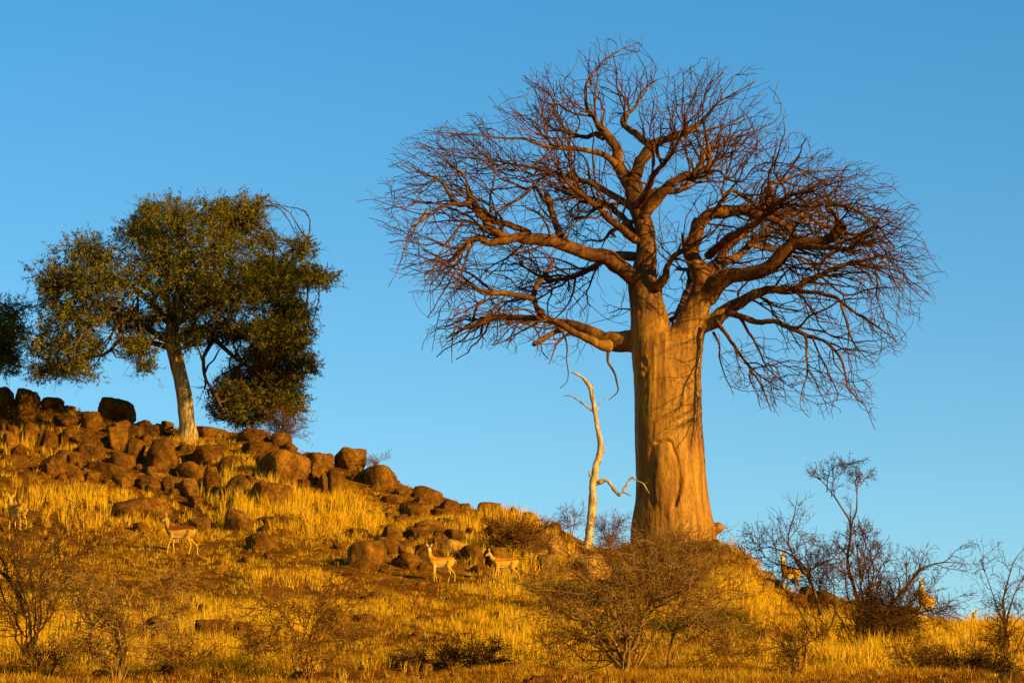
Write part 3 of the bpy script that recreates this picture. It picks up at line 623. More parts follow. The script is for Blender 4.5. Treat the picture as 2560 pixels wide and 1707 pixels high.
B1 = [(1180,260,280,130),(1560,260,220,150),(880,330,140,110),(560,480,190,120),(420,640,180,110),(1050,480,280,150),(1450,480,260,150),(700,680,250,140),(1150,680,300,150),(1500,720,260,160),(330,760,110,100),(500,880,240,120),(850,900,230,120),(1250,880,220,110),(1900,580,210,110),(1950,450,100,80),(2100,640,130,70),(1780,700,180,120),(1900,850,180,100),(1800,980,210,110),(300,1060,140,90),(520,1100,190,100),(330,1240,170,80),(540,1250,130,70),(880,1100,150,90),(960,1210,70,60),(1150,1060,100,55),(1500,1000,170,90),(1750,1150,190,100),(1700,1300,220,120),(1850,1380,160,100),(1650,1450,230,90),(1600,1540,200,60),(1280,1010,110,70),(1850,1080,160,90),(1950,1210,120,90),(1960,1010,120,80),(1500,1340,120,80),(1480,1460,110,80),(1900,1480,110,70),(1720,560,130,90),(1740,400,90,70),(1430,210,120,70),(1680,190,60,60),(950,190,80,50)]
DG = 110.5
build_green_tree('thorn_tree', 'leafy green thorn tree with pale leaning trunk on the rocky ridge', DG,
    [(473, 1090, 52), (470, 1072, 46), (465, 1030, 42), (460, 986, 40), (449, 930, 38), (437, 882, 36), (428, 840, 34), (430, 800, 30)],
    [([(432, 850), (406, 845), (367, 820), (330, 800), (280, 770), (200, 740)], 0, -1.5, 20, 5), ([(430, 870), (400, 862), (350, 850), (300, 850), (264, 882), (190, 900), (130, 920)], 0, 0.8, 16, 4),
     ([(435, 860), (470, 830), (509, 817), (543, 856), (590, 895), (640, 930), (690, 980)], 0, 0.6, 18, 5), ([(532, 850), (515, 880), (509, 898), (513, 944), (536, 986), (560, 1030)], 0.3, -0.6, 12, 4),
     ([(430, 820), (420, 760), (410, 680), (390, 610), (360, 560)], 0, 0.8, 22, 5), ([(430, 810), (470, 730), (510, 650), (560, 580), (610, 540)], 0, -0.8, 22, 5), ([(430, 820), (500, 770), (600, 720), (690, 690), (730, 665), (760, 620), (770, 600)], 0, 1.0, 18, 4),
     ([(425, 810), (360, 740), (280, 690), (210, 640)], 0, 1.4, 18, 5), ([(430, 820), (440, 740), (460, 650), (450, 560)], 0, -2.0, 16, 4), ([(720, 675), (770, 690), (820, 695)], 0.8, 0.9, 8, 3)],
    [(*gt([(a, b)])[0], c / 2.613, d / 2.613) for a, b, c, d in B1], 5, 230, ((0.050, 0.047, 0.004), (0.26, 0.205, 0.008)))
B2 = [(40,820,120,60),(80,920,110,90),(-60,900,160,120),(60,1060,110,80),(-60,1060,150,110),(-150,760,160,90),(60,1170,90,60),(-200,960,160,140)]
build_green_tree('thorn_tree', 'dark thorn tree cut off at the picture edge beside the shaded rocks', 116.0,
    [(-40, 1040, 60), (-36, 990, 54), (-24, 940, 50), (-12, 905, 44), (-20, 870, 40)],
    [([(-16, 900), (10, 860), (30, 820), (40, 780)], 0, -0.5, 24, 6), ([(-16, 900), (-50, 840), (-70, 780)], 0, 0.8, 26, 8), ([(-10, 900), (20, 900), (50, 890)], 0, 0.4, 14, 5)],
    [(*gt([(a, b)], 22)[0], c / 2.613, d / 2.613) for a, b, c, d in B2], 6, 190, ((0.06, 0.054, 0.006), (0.18, 0.15, 0.014)))

# ------------------------------------------------------------------ dead tree
def simple_tree(name, label, cat, D, trunk, branches, mtl, seed, sides=14, group=None):
    pm = F / D; b0 = at(trunk[0][0], trunk[0][1], D); base = np.array([b0[0], b0[1], float(terrain(b0[0], b0[1]))]); root = empty(name, base); tag(root, label, cat, group)
    for k, (nm, pts, d0, d1) in enumerate([('trunk', trunk, 0, 0)] + branches):
        a = np.array(pts, float); P = at(a[:, 0], a[:, 1], D + np.linspace(d0, d1, len(a)))
        if k == 0: P[0, 2] = min(P[0, 2], base[2] - 0.4)
        PR = catmull(np.concatenate([P, (a[:, 2] * 0.88 / 2 / pm)[:, None]], 1), len(a) * 6)
        R = np.maximum(PR[:, 3], 0.008); V, Q, C = tube_one(PR[:, :3] + 0.12 * R[:, None] * np.stack([fbm(PR[:, :3] * 3 + 5 * j, seed + j, 2) for j in range(3)], 1), R, sides if k == 0 else 8, 0.34, seed + k)
        add_obj(nm, np_mesh(nm, V - base, [Q, C]), mtl, root)
    return root
def v4(l): return [(1350 + x / 2.852, 900 + y / 2.852, w / 2.852) for x, y, w in l]
simple_tree('dead_tree', 'bleached dead tree snag without bark standing beside the baobab trunk', 'tree', 103.0,
    v4([(335, 1330, 84), (345, 1270, 76), (355, 1180, 68), (372, 1080, 64), (378, 960, 62), (385, 870, 60), (400, 760, 58), (425, 660, 54), (430, 570, 44), (405, 460, 42), (385, 340, 40), (365, 220, 38), (340, 170, 34), (300, 120, 26), (260, 98, 18), (222, 86, 8)]),
    [('branch', v4([(385, 890, 40), (430, 870, 36), (475, 858, 30), (510, 895, 28), (545, 940, 28), (570, 960, 26), (610, 900, 20), (655, 838, 18), (690, 860, 14), (735, 880, 12), (760, 920, 10), (780, 948, 5)]), 0, -1.2),
     ('branch', v4([(368, 360, 18), (320, 320, 16), (270, 285, 13), (235, 262, 10), (200, 252, 8), (168, 256, 6)]), 0, 0.5),
     ('branch', v4([(400, 355, 12), (420, 335, 9), (430, 300, 7), (455, 280, 5), (500, 278, 3)]), 0, 0.3),
     ('branch', v4([(360, 830, 26), (352, 800, 16), (350, 790, 8)]), 0, -0.1), ('branch', v4([(372, 210, 26), (376, 190, 14), (378, 180, 6)]), 0, 0.1),
     ('branch', v4([(440, 660, 30), (458, 630, 16), (465, 612, 6)]), 0, 0.1), ('branch', v4([(590, 935, 14), (625, 955, 10), (658, 970, 5)]), -0.6, -0.8), ('branch', v4([(745, 880, 8), (765, 870, 5), (775, 855, 3)]), -1.1, -1.2)],
    M['dead'], 41)
simple_tree('fallen_branch', 'forked dry dead branch lying in the grass behind the walking impala', 'branch', 86.0,
    [(x / 7.35 + 1030, 1320 + y / 7.35, w / 7.35) for x, y, w in [(1345, 1130, 40), (1385, 1050, 34), (1400, 980, 32), (1450, 940, 30), (1520, 945, 24), (1600, 985, 20), (1660, 1010, 16), (1690, 1030, 12)]],
    [('twig', [(x / 7.35 + 1030, 1320 + y / 7.35, w / 7.35) for x, y, w in [(1450, 940, 22), (1410, 870, 20), (1340, 830, 14), (1260, 860, 8)]], 0, .3), ('twig', [(x / 7.35 + 1030, 1320 + y / 7.35, w / 7.35) for x, y, w in [(1680, 1020, 14), (1650, 1090, 12), (1700, 1120, 8), (1720, 1080, 6)]], 0, -.2),
     ('twig', [(x / 7.35 + 1030, 1320 + y / 7.35, w / 7.35) for x, y, w in [(1390, 1060, 18), (1430, 1120, 14), (1460, 1180, 8)]], 0, -.3), ('twig', [(x / 7.35 + 1030, 1320 + y / 7.35, w / 7.35) for x, y, w in [(1560, 960, 12), (1600, 880, 9), (1660, 910, 6)]], 0, .4)], M['bushpale'], 43, 7)

# ------------------------------------------------------------------ boulders
def rock_mesh(rng, dims, res=3, planes=13, square=0.0):
    import bmesh
    key = res
    if key not in ICO:
        bm = bmesh.new(); bmesh.ops.create_icosphere(bm, subdivisions=res + 1, radius=1.0)
        ICO[key] = (np.array([v.co[:] for v in bm.verts]), np.array([[v.index for v in f.verts] for f in bm.faces])); bm.free()
    U, Fc = ICO[key]
    n = nrm(rng.normal(size=(planes, 3)) * np.array([1, 1, 0.8])); d = 0.60 + 0.26 * rng.random(planes)
    if square >= 0: n = np.concatenate([n, nrm(np.array([[0.25, 0.2, 1.0]]) * np.array([rng.normal(), rng.normal(), 1.0]))]); d = d if square < 0 else np.append(d, 0.66 + 0.14 * rng.random())
    if square > 0 or (square == 0 and rng.random() < 0.4 and planes > 3):
        q_ = rng.normal() * 0.2; cq, sq_ = math.cos(q_), math.sin(q_); bx_ = np.array([[-.82, -.57, -.12], [.57, -.82, .12], [.82, .57, .05], [-.57, .82, 0], [0, .08, 1]])
        bx_[:, :2] = bx_[:, :2] @ np.array([[cq, sq_], [-sq_, cq]]); bx_ = bx_ if square > 0 else bx_[:1]; n = np.concatenate([n, nrm(bx_)]); d = np.concatenate([d, np.full(len(bx_), (0.72 - 0.12 * min(square, 1.0)) if square > 0 else 0.52)])
    c = U @ n.T; r = np.where(c > 0.05, d[None] / np.maximum(c, 0.05), 9.0)
    p = (20.0, 34.0, 48.0)[int(rng.integers(0, 3))]; r = (np.sum(r ** -p, 1) + 1.0) ** (-1 / p)
    r = r * (1 + 0.07 * fbm(U * 1.9 + rng.random(3) * 50, 3, 3) - 0.05 * np.abs(fbm(U * 2.6 + rng.random(3) * 50, 6, 2)) + 0.028 * fbm(U * 6 + rng.random(3) * 50, 4, 3))
    V = U * r[:, None]; lo, hi = V.min(0), V.max(0); V = (V - (lo + hi) / 2) / (hi - lo)
    return V * np.asarray(dims), Fc
ICO = {}
def v2(l): return [((x0 / 3.36, 950 + y0 / 3.36, x1 / 3.36, 950 + y1 / 3.36)) for x0, y0, x1, y1 in l]
def v3(l): return [((600 + x0 / 2.94, 1050 + y0 / 2.94, 600 + x1 / 2.94, 1050 + y1 / 2.94)) for x0, y0, x1, y1 in l]
def v5(l): return [((1800 + x0 / 2.583, 1100 + y0 / 2.583, 1800 + x1 / 2.583, 1100 + y1 / 2.583)) for x0, y0, x1, y1 in l]
def v6(l): return [((x0 / 2.613, 1300 + y0 / 2.613, x1 / 2.613, 1300 + y1 / 2.613)) for x0, y0, x1, y1 in l]
G_RIDGE = 'boulders along the ridge under the green tree'; G_PILE = 'boulders piled below the ridge'; G_SLOPE = 'boulders on the slope between the antelopes'; G_EDGE = 'boulders along the crest towards the baobab'; G_LOW = 'boulders in the grass near the bushes'
ROCKS = []   # box, label, group, square
def R_(boxes, label, group, sq=0.0):
    for i, b in enumerate(boxes): ROCKS.append((b, label if isinstance(label, str) else label[i], group, sq))
R_(v2([(800, 150, 1150, 350)]), 'dark slab with slanted top alone on the ridge left of the pale trunk', G_RIDGE)
R_(v2([(-160, 60, 110, 330), (100, 80, 330, 300), (330, 140, 540, 260)]), ['tall blackish shaded boulder right against the cut-off tree', 'blackish shaded boulder between the cut-off tree and the low boughs', 'blackish boulder under the lowest leafy bough tip'], G_RIDGE)
R_(v2([(530, 210, 640, 290)]), 'small dark boulder at the end of the shaded rocks', G_RIDGE)
R_(v2([(90, 270, 340, 440), (430, 290, 680, 410), (650, 265, 870, 430), (880, 340, 1110, 490)]), ['broad brown boulder below the blackish shaded boulders', 'flat brown boulder left of the slanted ridge slab and a little lower', 'squarish brown boulder directly under the left end of the slanted slab', 'broad grassy boulder directly under the right end of the slanted slab'], G_RIDGE)
R_(v2([(1120, 330, 1300, 470), (1280, 365, 1380, 480), (1340, 340, 1460, 420)]), ['rounded ridge boulder just off the right end of the slanted slab', 'smallest of three rounded stones between slanted slab and pale trunk', 'rounded boulder touching the left of the pale trunk foot'], G_RIDGE)
R_(v2([(1600, 405, 1960, 490)]), 'long flat slab on the ridge right of the pale trunk foot', G_RIDGE, 1)
R_(v2([(1990, 410, 2180, 520)]), 'brown boulder under the hanging foliage of the green tree', G_RIDGE)
R_(v2([(0, 450, 150, 610), (30, 375, 150, 450), (0, 335, 50, 450), (150, 410, 330, 560), (320, 420, 480, 580), (500, 405, 640, 560), (-150, 400, 10, 620)]), ['brown boulder low in the pile below the cut-off tree', 'small flat boulder just above the low brown one under the cut-off tree', 'narrow boulder under the tall blackish boulder', 'rounded boulder below the broad brown one at the pile end', 'boulder with a sunlit grass tuft beneath, in the pile', 'squarish boulder left of the domed boulder', 'boulder half cut by the picture edge in the pile'], G_PILE)
R_(v2([(580, 430, 860, 580)]), 'domed boulder with a dark hollow on its left, in the packed pile', G_PILE)
R_(v2([(890, 390, 1080, 610)]), 'tall upright boulder with grass blades in front, in the packed pile', G_PILE, 1)
R_(v2([(1010, 490, 1200, 720)]), 'rough fissured boulder leaning on the big rounded block', G_PILE)
R_(v2([(1200, 485, 1480, 800)]), 'big rounded block standing tall below the pale trunk', G_PILE, .6)
R_(v2([(1600, 540, 1880, 720)]), 'smooth egg shaped boulder beside the tallest golden grass clump', G_PILE)
R_(v2([(1500, 690, 1760, 850), (890, 600, 1130, 760), (600, 540, 880, 680)]), ['sloping boulder between the egg shaped boulder and the steep faced one', 'sloping boulder just left of the rough fissured boulder', 'low sloping boulder with dead twigs on it, beneath the domed boulder'], G_PILE)
R_(v2([(740, 700, 1040, 870), (920, 770, 1150, 920)]), ['wide wedge shaped boulder with a plank-like top at the pile foot', 'wedge shaped boulder leaning right at the pile foot'], G_PILE, .6)
R_(v2([(1170, 720, 1330, 820), (1140, 800, 1360, 930), (1350, 810, 1480, 960)]), ['small boulder directly under the rough fissured boulder', 'low boulder at the left foot of the big rounded block', 'small squarish boulder at the foot of the big rounded block'], G_PILE)
R_(v2([(1470, 820, 1700, 1010)]), 'steep faced boulder with a black shadow on its left flank', G_PILE, .6)
R_(v2([(1820, 640, 2080, 790)]), 'low boulder half hidden by a tuft left of the huge cube', G_PILE)
R_(v2([(1690, 800, 1870, 1000)]), 'narrow upright boulder behind a fan of pale grass', G_PILE, .6)
R_(v2([(1860, 790, 2210, 1000)]), 'wide humped boulder in front of the huge cube', G_PILE)
R_(v3([(80, 225, 492, 520)]), 'huge cube shaped boulder with a black shaded left face', G_PILE, 1)
R_(v3([(70, 470, 390, 640)]), 'pointed sloping boulder just below the huge cube', G_PILE, .5)
R_(v2([(1560, 970, 1750, 1070)]), 'small smooth grey-brown boulder at the foot of the pile', G_PILE)
R_(v2([(920, 1000, 1430, 1200)]), 'long low boulder uphill of the dark backed impala', G_SLOPE, .4)
R_(v2([(1870, 1080, 2120, 1290)]), 'reddish rounded boulder beside the flat ledge stone', G_SLOPE)
R_(v2([(1560, 1160, 1780, 1310)]), 'brown boulder directly behind the rump of the dark backed impala', G_SLOPE)
R_(v2([(1100, 1190, 1260, 1300)]), 'half buried boulder in front of the head of the dark backed impala', G_SLOPE)
R_(v2([(2010, 520, 2300, 640)]), 'pale grassy boulder behind the huge cube', G_RIDGE)
R_(v3([(205, 90, 385, 200)]), 'dark boulder perched on the ridge beside the twiggy shrub', G_RIDGE, .5)
R_(v3([(0, 60, 220, 165), (265, 170, 425, 240)]), ['flat boulder under the last hanging leaves above the huge cube', 'small flat boulder between the perched dark boulder and the huge cube'], G_RIDGE)
R_(v2([(2060, 1280, 2350, 1460)]), 'smooth domed boulder in bright grass below the reddish boulder', G_SLOPE)
R_(v2([(2120, 1150, 2480, 1235)]), 'long flat ledge stone with a black gap under it', G_SLOPE, 1)
R_(v2([(2170, 1205, 2260, 1295)]), 'little rounded stone propping the flat ledge stone', G_SLOPE)
R_(v2([(770, 1300, 860, 1390)]), 'small dark stone downhill left of the dark backed impala', G_SLOPE)
R_(v2([(350, 690, 470, 800), (560, 600, 700, 720)]), ['small dark boulder among the twigs left of the rock pile', 'small boulder under the low sloping twig covered boulder'], G_PILE)
R_(v3([(460, 240, 690, 390)]), 'long boulder behind the right corner of the huge cube', G_RIDGE, .6)
R_(v3([(680, 205, 930, 375)]), 'domed boulder against the sky where the ridge drops', G_EDGE)
R_(v3([(495, 320, 600, 500), (640, 350, 775, 560), (560, 380, 690, 560)]), ['narrow boulder wedged against the right face of the huge cube', 'upright boulder in golden grass below the domed crest boulder', 'dark sided upright boulder between the wedged one and the grass'], G_PILE, .5)
R_(v3([(900, 335, 1160, 500)]), 'squat squarish boulder on the crest next to the dome', G_EDGE, .8)
R_(v3([(800, 370, 950, 460), (1130, 495, 1260, 570)]), ['grass covered boulder below the dome and the squat crest boulder', 'low grassy boulder just left of the dark nosed crest boulder'], G_EDGE)
R_(v3([(0, 400, 165, 560)]), 'rounded boulder left of the shadow of the huge cube', G_PILE)
R_(v3([(1265, 480, 1490, 625)]), 'dark nosed boulder on the crest beside glowing grass', G_EDGE)
R_(v3([(1250, 550, 1390, 680), (1180, 620, 1400, 745), (1050, 680, 1170, 760)]), ['brown boulder touching the underside of the dark nosed crest boulder', 'wide brown boulder with a shaded left end below the crest', 'small brown boulder left of the wide shaded one below the crest'], G_SLOPE)
R_(v3([(1740, 600, 1930, 720)]), 'black topped round boulder on the crest', G_EDGE)
R_(v3([(1950, 635, 2050, 715), (2060, 675, 2190, 765), (2260, 745, 2370, 850), (1590, 610, 1700, 700)]), ['knobbly crest boulder right of the black topped one', 'squat crest boulder midway between black topped boulder and dead tree', 'crest boulder closest to the dead tree foot', 'grassy boulder left of the black topped crest boulder'], G_EDGE)
R_(v3([(1040, 765, 1195, 915)]), 'upright brown boulder uphill left of the impala with raised head', G_SLOPE, .5)
R_(v3([(1270, 740, 1510, 850), (1230, 785, 1390, 890), (1410, 810, 1510, 870), (1480, 730, 1620, 810)]), ['wide brown boulder topping the jumble above the impala with raised head', 'pointed brown boulder in the jumble left of the raised impala head', 'little pale boulder in the jumble above the raised impala head', 'dark cracked boulder at the upper right of the jumble beside the rusty brush'], G_SLOPE, .4)
R_(v3([(1500, 805, 1655, 905)]), 'angular boulder in the jumble beside the rusty brush', G_SLOPE, .7)
R_(v3([(1430, 880, 1665, 965)]), 'flat topped ochre boulder over the back of the impala with raised head', G_SLOPE, .7)
R_(v3([(1612, 908, 1795, 1075)]), 'rounded boulder between the two pale impalas', G_SLOPE)
R_(v3([(1690, 1060, 1835, 1135)]), 'low stone in front of the boulder between the two pale impalas', G_SLOPE)
R_(v3([(1150, 870, 1360, 1010)]), 'broad boulder behind the neck of the impala with raised head', G_SLOPE)
R_(v3([(775, 890, 1075, 1130)]), 'big grey-brown boulder with a black cleft on its left', G_SLOPE, .4)
R_(v3([(1100, 980, 1350, 1110)]), 'sloping boulder between the big cleft boulder and the impala', G_SLOPE)
R_(v3([(765, 795, 945, 860), (680, 900, 780, 960)]), ['long buried boulder uphill of the big cleft boulder', 'small buried boulder left of the big cleft boulder'], G_SLOPE)
R_(v3([(1780, 935, 2000, 1110)]), 'slanting boulder behind the chest of the lower headed impala', G_SLOPE, .5)
R_(v3([(2175, 985, 2325, 1125)]), 'pointed ochre boulder right of the rusty brush', G_LOW, .5)
R_(v3([(930, 1255, 1035, 1345)]), 'small boulder in tall grass below the big cleft boulder', G_LOW)
R_(v3([(810, 1415, 1015, 1500)]), 'dark boulder low on the slope beside the bare thorny shrub', G_LOW)
R_(v3([(1290, 1430, 1420, 1510)]), 'dark stone at the edge of the shaded scrub patch', G_LOW)
R_(v6([(1265, 650, 1515, 805)]), 'angular boulder with chalky rubble on top', G_LOW, 1)
R_(v6([(1510, 665, 1645, 795)]), 'boulder standing right of the rubble topped boulder', G_LOW, .6)
R_(v6([(945, 635, 1115, 745), (955, 740, 1075, 845)]), ['rounded boulder left of the rubble topped boulder', 'lower boulder under the rounded one behind the pale sapling twigs'], G_LOW)
R_(v5([(262, 1225, 405, 1375)]), 'upright reddish boulder in grass right of the big bare bush', G_LOW, .5)
R_(v5([(425, 1270, 610, 1430)]), 'broad reddish boulder beside the upright reddish one', G_LOW)
R_(v5([(325, 895, 415, 965)]), 'small dark boulder beside the impala facing the viewer', G_EDGE)
R_(v5([(555, 970, 770, 1095), (455, 995, 575, 1085)]), ['wide flat brown boulder at the foot of the leaning forked bush', 'dark edged boulder directly below the impala facing the viewer'], G_EDGE, .5)
R_(v5([(515, 945, 605, 995)]), 'small boulder right of the impala facing the viewer', G_EDGE)
R_(v5([(1090, 1070, 1300, 1135)]), 'low boulder under the dense right thorn bush', G_EDGE)
R_(v5([(1790, 1475, 2000, 1590)]), 'brown boulder at the lower corner under the wiry bush', G_LOW)
R_([(1875, 1425, 1940, 1475)], 'ochre boulder on the grassy shoulder right of the baobab', G_EDGE)
R_([(1340, 1330, 1420, 1400), (1430, 1385, 1530, 1450)], ['ochre boulder just below the foot of the dead tree', 'ochre boulder between dead tree and baobab foot'], G_EDGE, .4)
R_([(1555, 1415, 1640, 1470)], 'ochre boulder behind the top twigs of the big bare bush', G_EDGE, .4)
_fr = np.random.default_rng(321)
PILE = [(0, 1085), (120, 1075), (330, 1075), (520, 1095), (690, 1150), (800, 1175), (760, 1240), (640, 1235), (500, 1260), (330, 1235), (180, 1205), (0, 1185)]
PILE2 = [(900, 1240), (1000, 1225), (1200, 1290), (1400, 1340), (1400, 1400), (1200, 1380), (1060, 1420), (960, 1400), (900, 1330)]
_named = list(ROCKS)
for _poly, _n, _lab in ((PILE, 95, 'small brown stone wedged between the large boulders of the pile'), (PILE2, 44, 'small brown stone in the jumble between the crest and the pale impalas')):
    _c = 0
    while _c < _n:
        _x, _y = _fr.uniform(0, 1400), _fr.uniform(1050, 1420)
        if not in_poly(np.array([_x]), np.array([_y]), _poly)[0]: continue
        _w = 15 + 46 * _fr.random() ** 1.6; _h = _w * _fr.uniform(0.42, 0.9)
        _q = min(_named, key=lambda r: ((r[0][0] + r[0][2]) / 2 - _x) ** 2 + ((r[0][1] + r[0][3]) / 2 - _y) ** 2)[1]
        if len(_q.split()) <= 13: _l2 = 'small stone beside ' + _q
        else: _l2 = _lab
        ROCKS.append(((_x - _w / 2, _y - _h / 2, _x + _w / 2, _y + _h / 2), _l2, G_PILE if _n == 95 else G_SLOPE, 0.6 * (_fr.random() < 0.5))); _c += 1
rock_tab = []
def place_rock(i, box, label, group, sq):
    rng = np.random.default_rng(1000 + i); x0, y0, x1, y1 = box
    cx = (x0 + x1) / 2; hit = ground_hit(cx, y1 - 0.12 * (y1 - y0)); D = hit[1]
    w = (x1 - x0) / F * D * 1.02; h = (y1 - y0) / F * D * 1.34; dep = (0.55 * w + 0.45 * max(h, 0.5 * w)) * (0.85 + 0.3 * rng.random())
    V, Fc = rock_mesh(rng, (w, dep, h), 3 if w > 0.45 else 2, int(rng.integers(11, 18)) if sq >= 0 else 3, sq)
    ang = rng.normal() * 0.10; c, s = math.cos(ang), math.sin(ang); V = V @ np.array([[c, 0, -s], [0, 1, 0], [s, 0, c]])
    top = CAMZ + pdir(cx, y0)[1] * (D + 0.3 * dep); loc = np.array([hit[0], D + 0.3 * dep, top - h / 2])
    o = add_obj('boulder', np_mesh('boulder', V, [Fc]), M['ochre' if 'ochre' in label else 'rock'], None, loc); tag(o, label, 'boulder', group)
    rock_tab.append((loc[0], loc[1], w / 2, dep / 2, loc[2] + h / 2))
for i, (b, l, gp, sq) in enumerate(ROCKS): place_rock(i, b, l, gp, sq)
RT = np.array(rock_tab)

# small stones too many to count
def build_stones():
    rng = np.random.default_rng(77); n = 3600
    y = 57 + 58 * rng.random(n); x = (rng.random(n) * 2 - 1) * (0.172 * y + 1)
    px = 1280 + F * x / y * DEN0; dc = np.interp(px, DC_X, DC_Y)
    rocky = n2(x * 0.22, y * 0.22, 55, 2) + 0.9 * sstep(90, 108, y) * (1 - sstep(600, 1300, px)) - 0.15
    k = (y < dc + 0.5) & (rocky + 0.5 * rng.random(n) > 0.12); x, y = x[k], y[k]; z = terrain(x, y); m = len(x)
    s = 0.035 + 0.17 * rng.random(m) ** 3.5
    base = []; 
    for q_ in range(10): base.append(rock_mesh(np.random.default_rng(q_), (2, 1.8, 1.5), 1, 9)[0])
    Fc = ICO[1][1]; B = np.array(base); sel = rng.integers(0, 10, m); a = rng.random(m) * 6.28
    V = B[sel] * s[:, None, None]; c, sn = np.cos(a)[:, None], np.sin(a)[:, None]
    V = np.stack([V[..., 0] * c - V[..., 1] * sn, V[..., 0] * sn + V[..., 1] * c, V[..., 2]], -1) + np.stack([x, y, z + 0.15 * s], -1)[:, None]
    nv = B.shape[1]; Fa = (Fc[None] + (np.arange(m) * nv)[:, None, None]).reshape(-1, 3)
    o = add_obj('scattered_stones', np_mesh('scattered_stones', V.reshape(-1, 3), [Fa]), M['rock']); tag(o, 'loose small brown stones scattered over the whole slope', 'stones', kind='stuff')
build_stones()

# ------------------------------------------------------------------ bushes
def build_bush(name, label, cat, foot, D, box, seed, stems=7, mtl='bushdark', mid=5, fine=5, twl=0.5, r0=0.035, up=0.6, extra=None, group=None, tw_r=0.006, wig=0.25, lean=0.0, third=4):
    """foot pixel, box = (x0, y0, x1, y1) pixel extent of the twigs"""
    rng = np.random.default_rng(seed)
    if D is None: hit = ground_hit(*foot); D = hit[1]
    b0 = at(foot[0], foot[1], D); base = np.array([b0[0], b0[1], float(terrain(b0[0], b0[1]))]); root = empty(name, base); tag(root, label, cat, group)
    x0, y0, x1, y1 = box; pm = F / D; halfw = (x1 - x0) / 2 / pm; H = max(0.3, (foot[1] - y0) / pm); cxo = ((x0 + x1) / 2 - foot[0]) / pm
    LP, LR = [], []
    for i in range(stems):
        a = 2 * math.pi * (i + 0.6 * rng.random()) / stems; e = 0.45 + 0.55 * rng.random()
        tip = base + np.array([cxo * 0.8 + math.cos(a) * halfw * 0.72 * e, math.sin(a) * halfw * 0.6 * e, H * (0.55 + 0.35 * rng.random()) * (1.1 - 0.35 * e)])
        midp = base + (tip - base) * 0.45 + np.array([0, 0, H * up * 0.22]) + rng.normal(size=3) * 0.06 * H
        st = base + np.array([rng.normal() * 0.05, rng.normal() * 0.05, -0.12]); P = catmull(np.array([st, base + (midp - base) * 0.35 + rng.normal(size=3) * 0.04 * H, midp, tip]), 14)
        P[2:] += np.cumsum(rng.normal(size=(12, 3)) * 0.022 * H * 0.6, 0); LP.append(P); LR.append(np.linspace(r0, r0 * 0.28, 14) * (0.7 + 0.6 * rng.random()))
    if extra:
        for pts, w0, w1 in extra:
            a = np.array(pts, float); P = catmull(at(a[:, 0], a[:, 1], D + 0.3 * rng.normal() * np.linspace(0, 1, len(a))), 14); P[0, 2] -= 0.15; LP.append(P); LR.append(np.linspace(w0, w1 * 0.45, 14) / 2 / pm)
    LP, LR = np.array(LP), np.array(LR)
    for P, R in zip(LP, LR):
        V, Q, C = tube_one(P, R, 7, 0.1, seed); add_obj('stem', np_mesh('stem', V - base, [Q, C]), M[mtl], root)
    ctr = base + np.array([cxo, 0, H * 0.25])
    def bias(p, d, t): 
        o = nrm((p - ctr) * np.array([1, 1, 0.7])); o[:, 2] += 0.25 - 0.5 * t * np.clip(np.abs(p[:, 0] - ctr[0]) / halfw, 0, 1); return o
    def inside(P, R):
        px, py = topix(P[:, -1]); mx = 14; k = (px > x0 - mx) & (px < x1 + mx) & (py > y0 - mx - 26 * rng.random(len(px))) & (py < y1 + 40) ; k &= P[:, -1, 2] > terrain(P[:, -1, 0], P[:, -1, 1]) + 0.02; return P[k], R[k]
    P1, R1, _ = grow(rng, LP, LR, np.full(len(LP), mid), 0.42 * min(halfw, 1.6 * H), 7, t0=0.22, spread=0.9, wiggle=wig, bias=bias, biasw=0.12, r_ratio=0.6, r_min=tw_r * 1.5); P1, R1 = inside(P1, R1)
    P2, R2, _ = grow(rng, P1, R1, np.full(len(P1), fine), twl, 6, t0=0.15, spread=0.95, wiggle=wig, bias=bias, biasw=0.10, r_ratio=0.65, r_min=tw_r * 1.15); P2, R2 = inside(P2, R2)
    P3, R3, _ = grow(rng, P2, R2, np.full(len(P2), third), twl * 0.42, 4, t0=0.1, spread=1.0, wiggle=wig, r_ratio=0.7, r_min=tw_r); P3, R3 = inside(P3, R3)
    Vj, Fj = join_parts([tubes_batch(P1, R1, 4), tubes_batch(P2, R2, 3), tubes_batch(P3, R3, 3)])
    o = add_obj('twigs', np_mesh('twigs', Vj - base, Fj), M[mtl], root); o['kind'] = 'stuff'
    return root
def e5(l): return [(1800 + x / 2.583, 1100 + y / 2.583) for x, y in l]
def e7(l): return [(1100 + x / 2.613, 1350 + y / 2.613) for x, y in l]
def e6(l): return [(x / 2.613, 1300 + y / 2.613) for x, y in l]
build_bush('thorn_bush', 'big bare bush with pale branching stems in front of the baobab mound', 'bush', (1565, 1695), 62.0, (1270, 1345, 2010, 1700), 1, 11, 'bushpale', 7, 5, 0.62, 0.030, 1.0,
    [(e7([(1220, 900), (1215, 740), (1205, 600), (1215, 440), (1220, 330), (1215, 280)]), 12, 5), (e7([(1210, 800), (1150, 680), (1090, 600), (1000, 540), (890, 500)]), 9, 4), (e7([(1240, 740), (1300, 600), (1380, 470), (1440, 360), (1470, 240)]), 9, 4),
     (e7([(1490, 780), (1510, 680), (1530, 560), (1520, 440)]), 9, 4), (e7([(1210, 560), (1120, 500), (1020, 470), (900, 460)]), 8, 3), (e7([(1200, 870), (1130, 780), (1080, 720), (1060, 680)]), 9, 4), (e7([(1520, 720), (1600, 670), (1670, 600), (1700, 540)]), 6, 3), (e7([(1030, 330), (1100, 250), (1180, 165)]), 5, 3), (e7([(1200, 430), (1110, 350), (980, 300), (900, 230)]), 7, 3)], tw_r=0.0055, third=4)
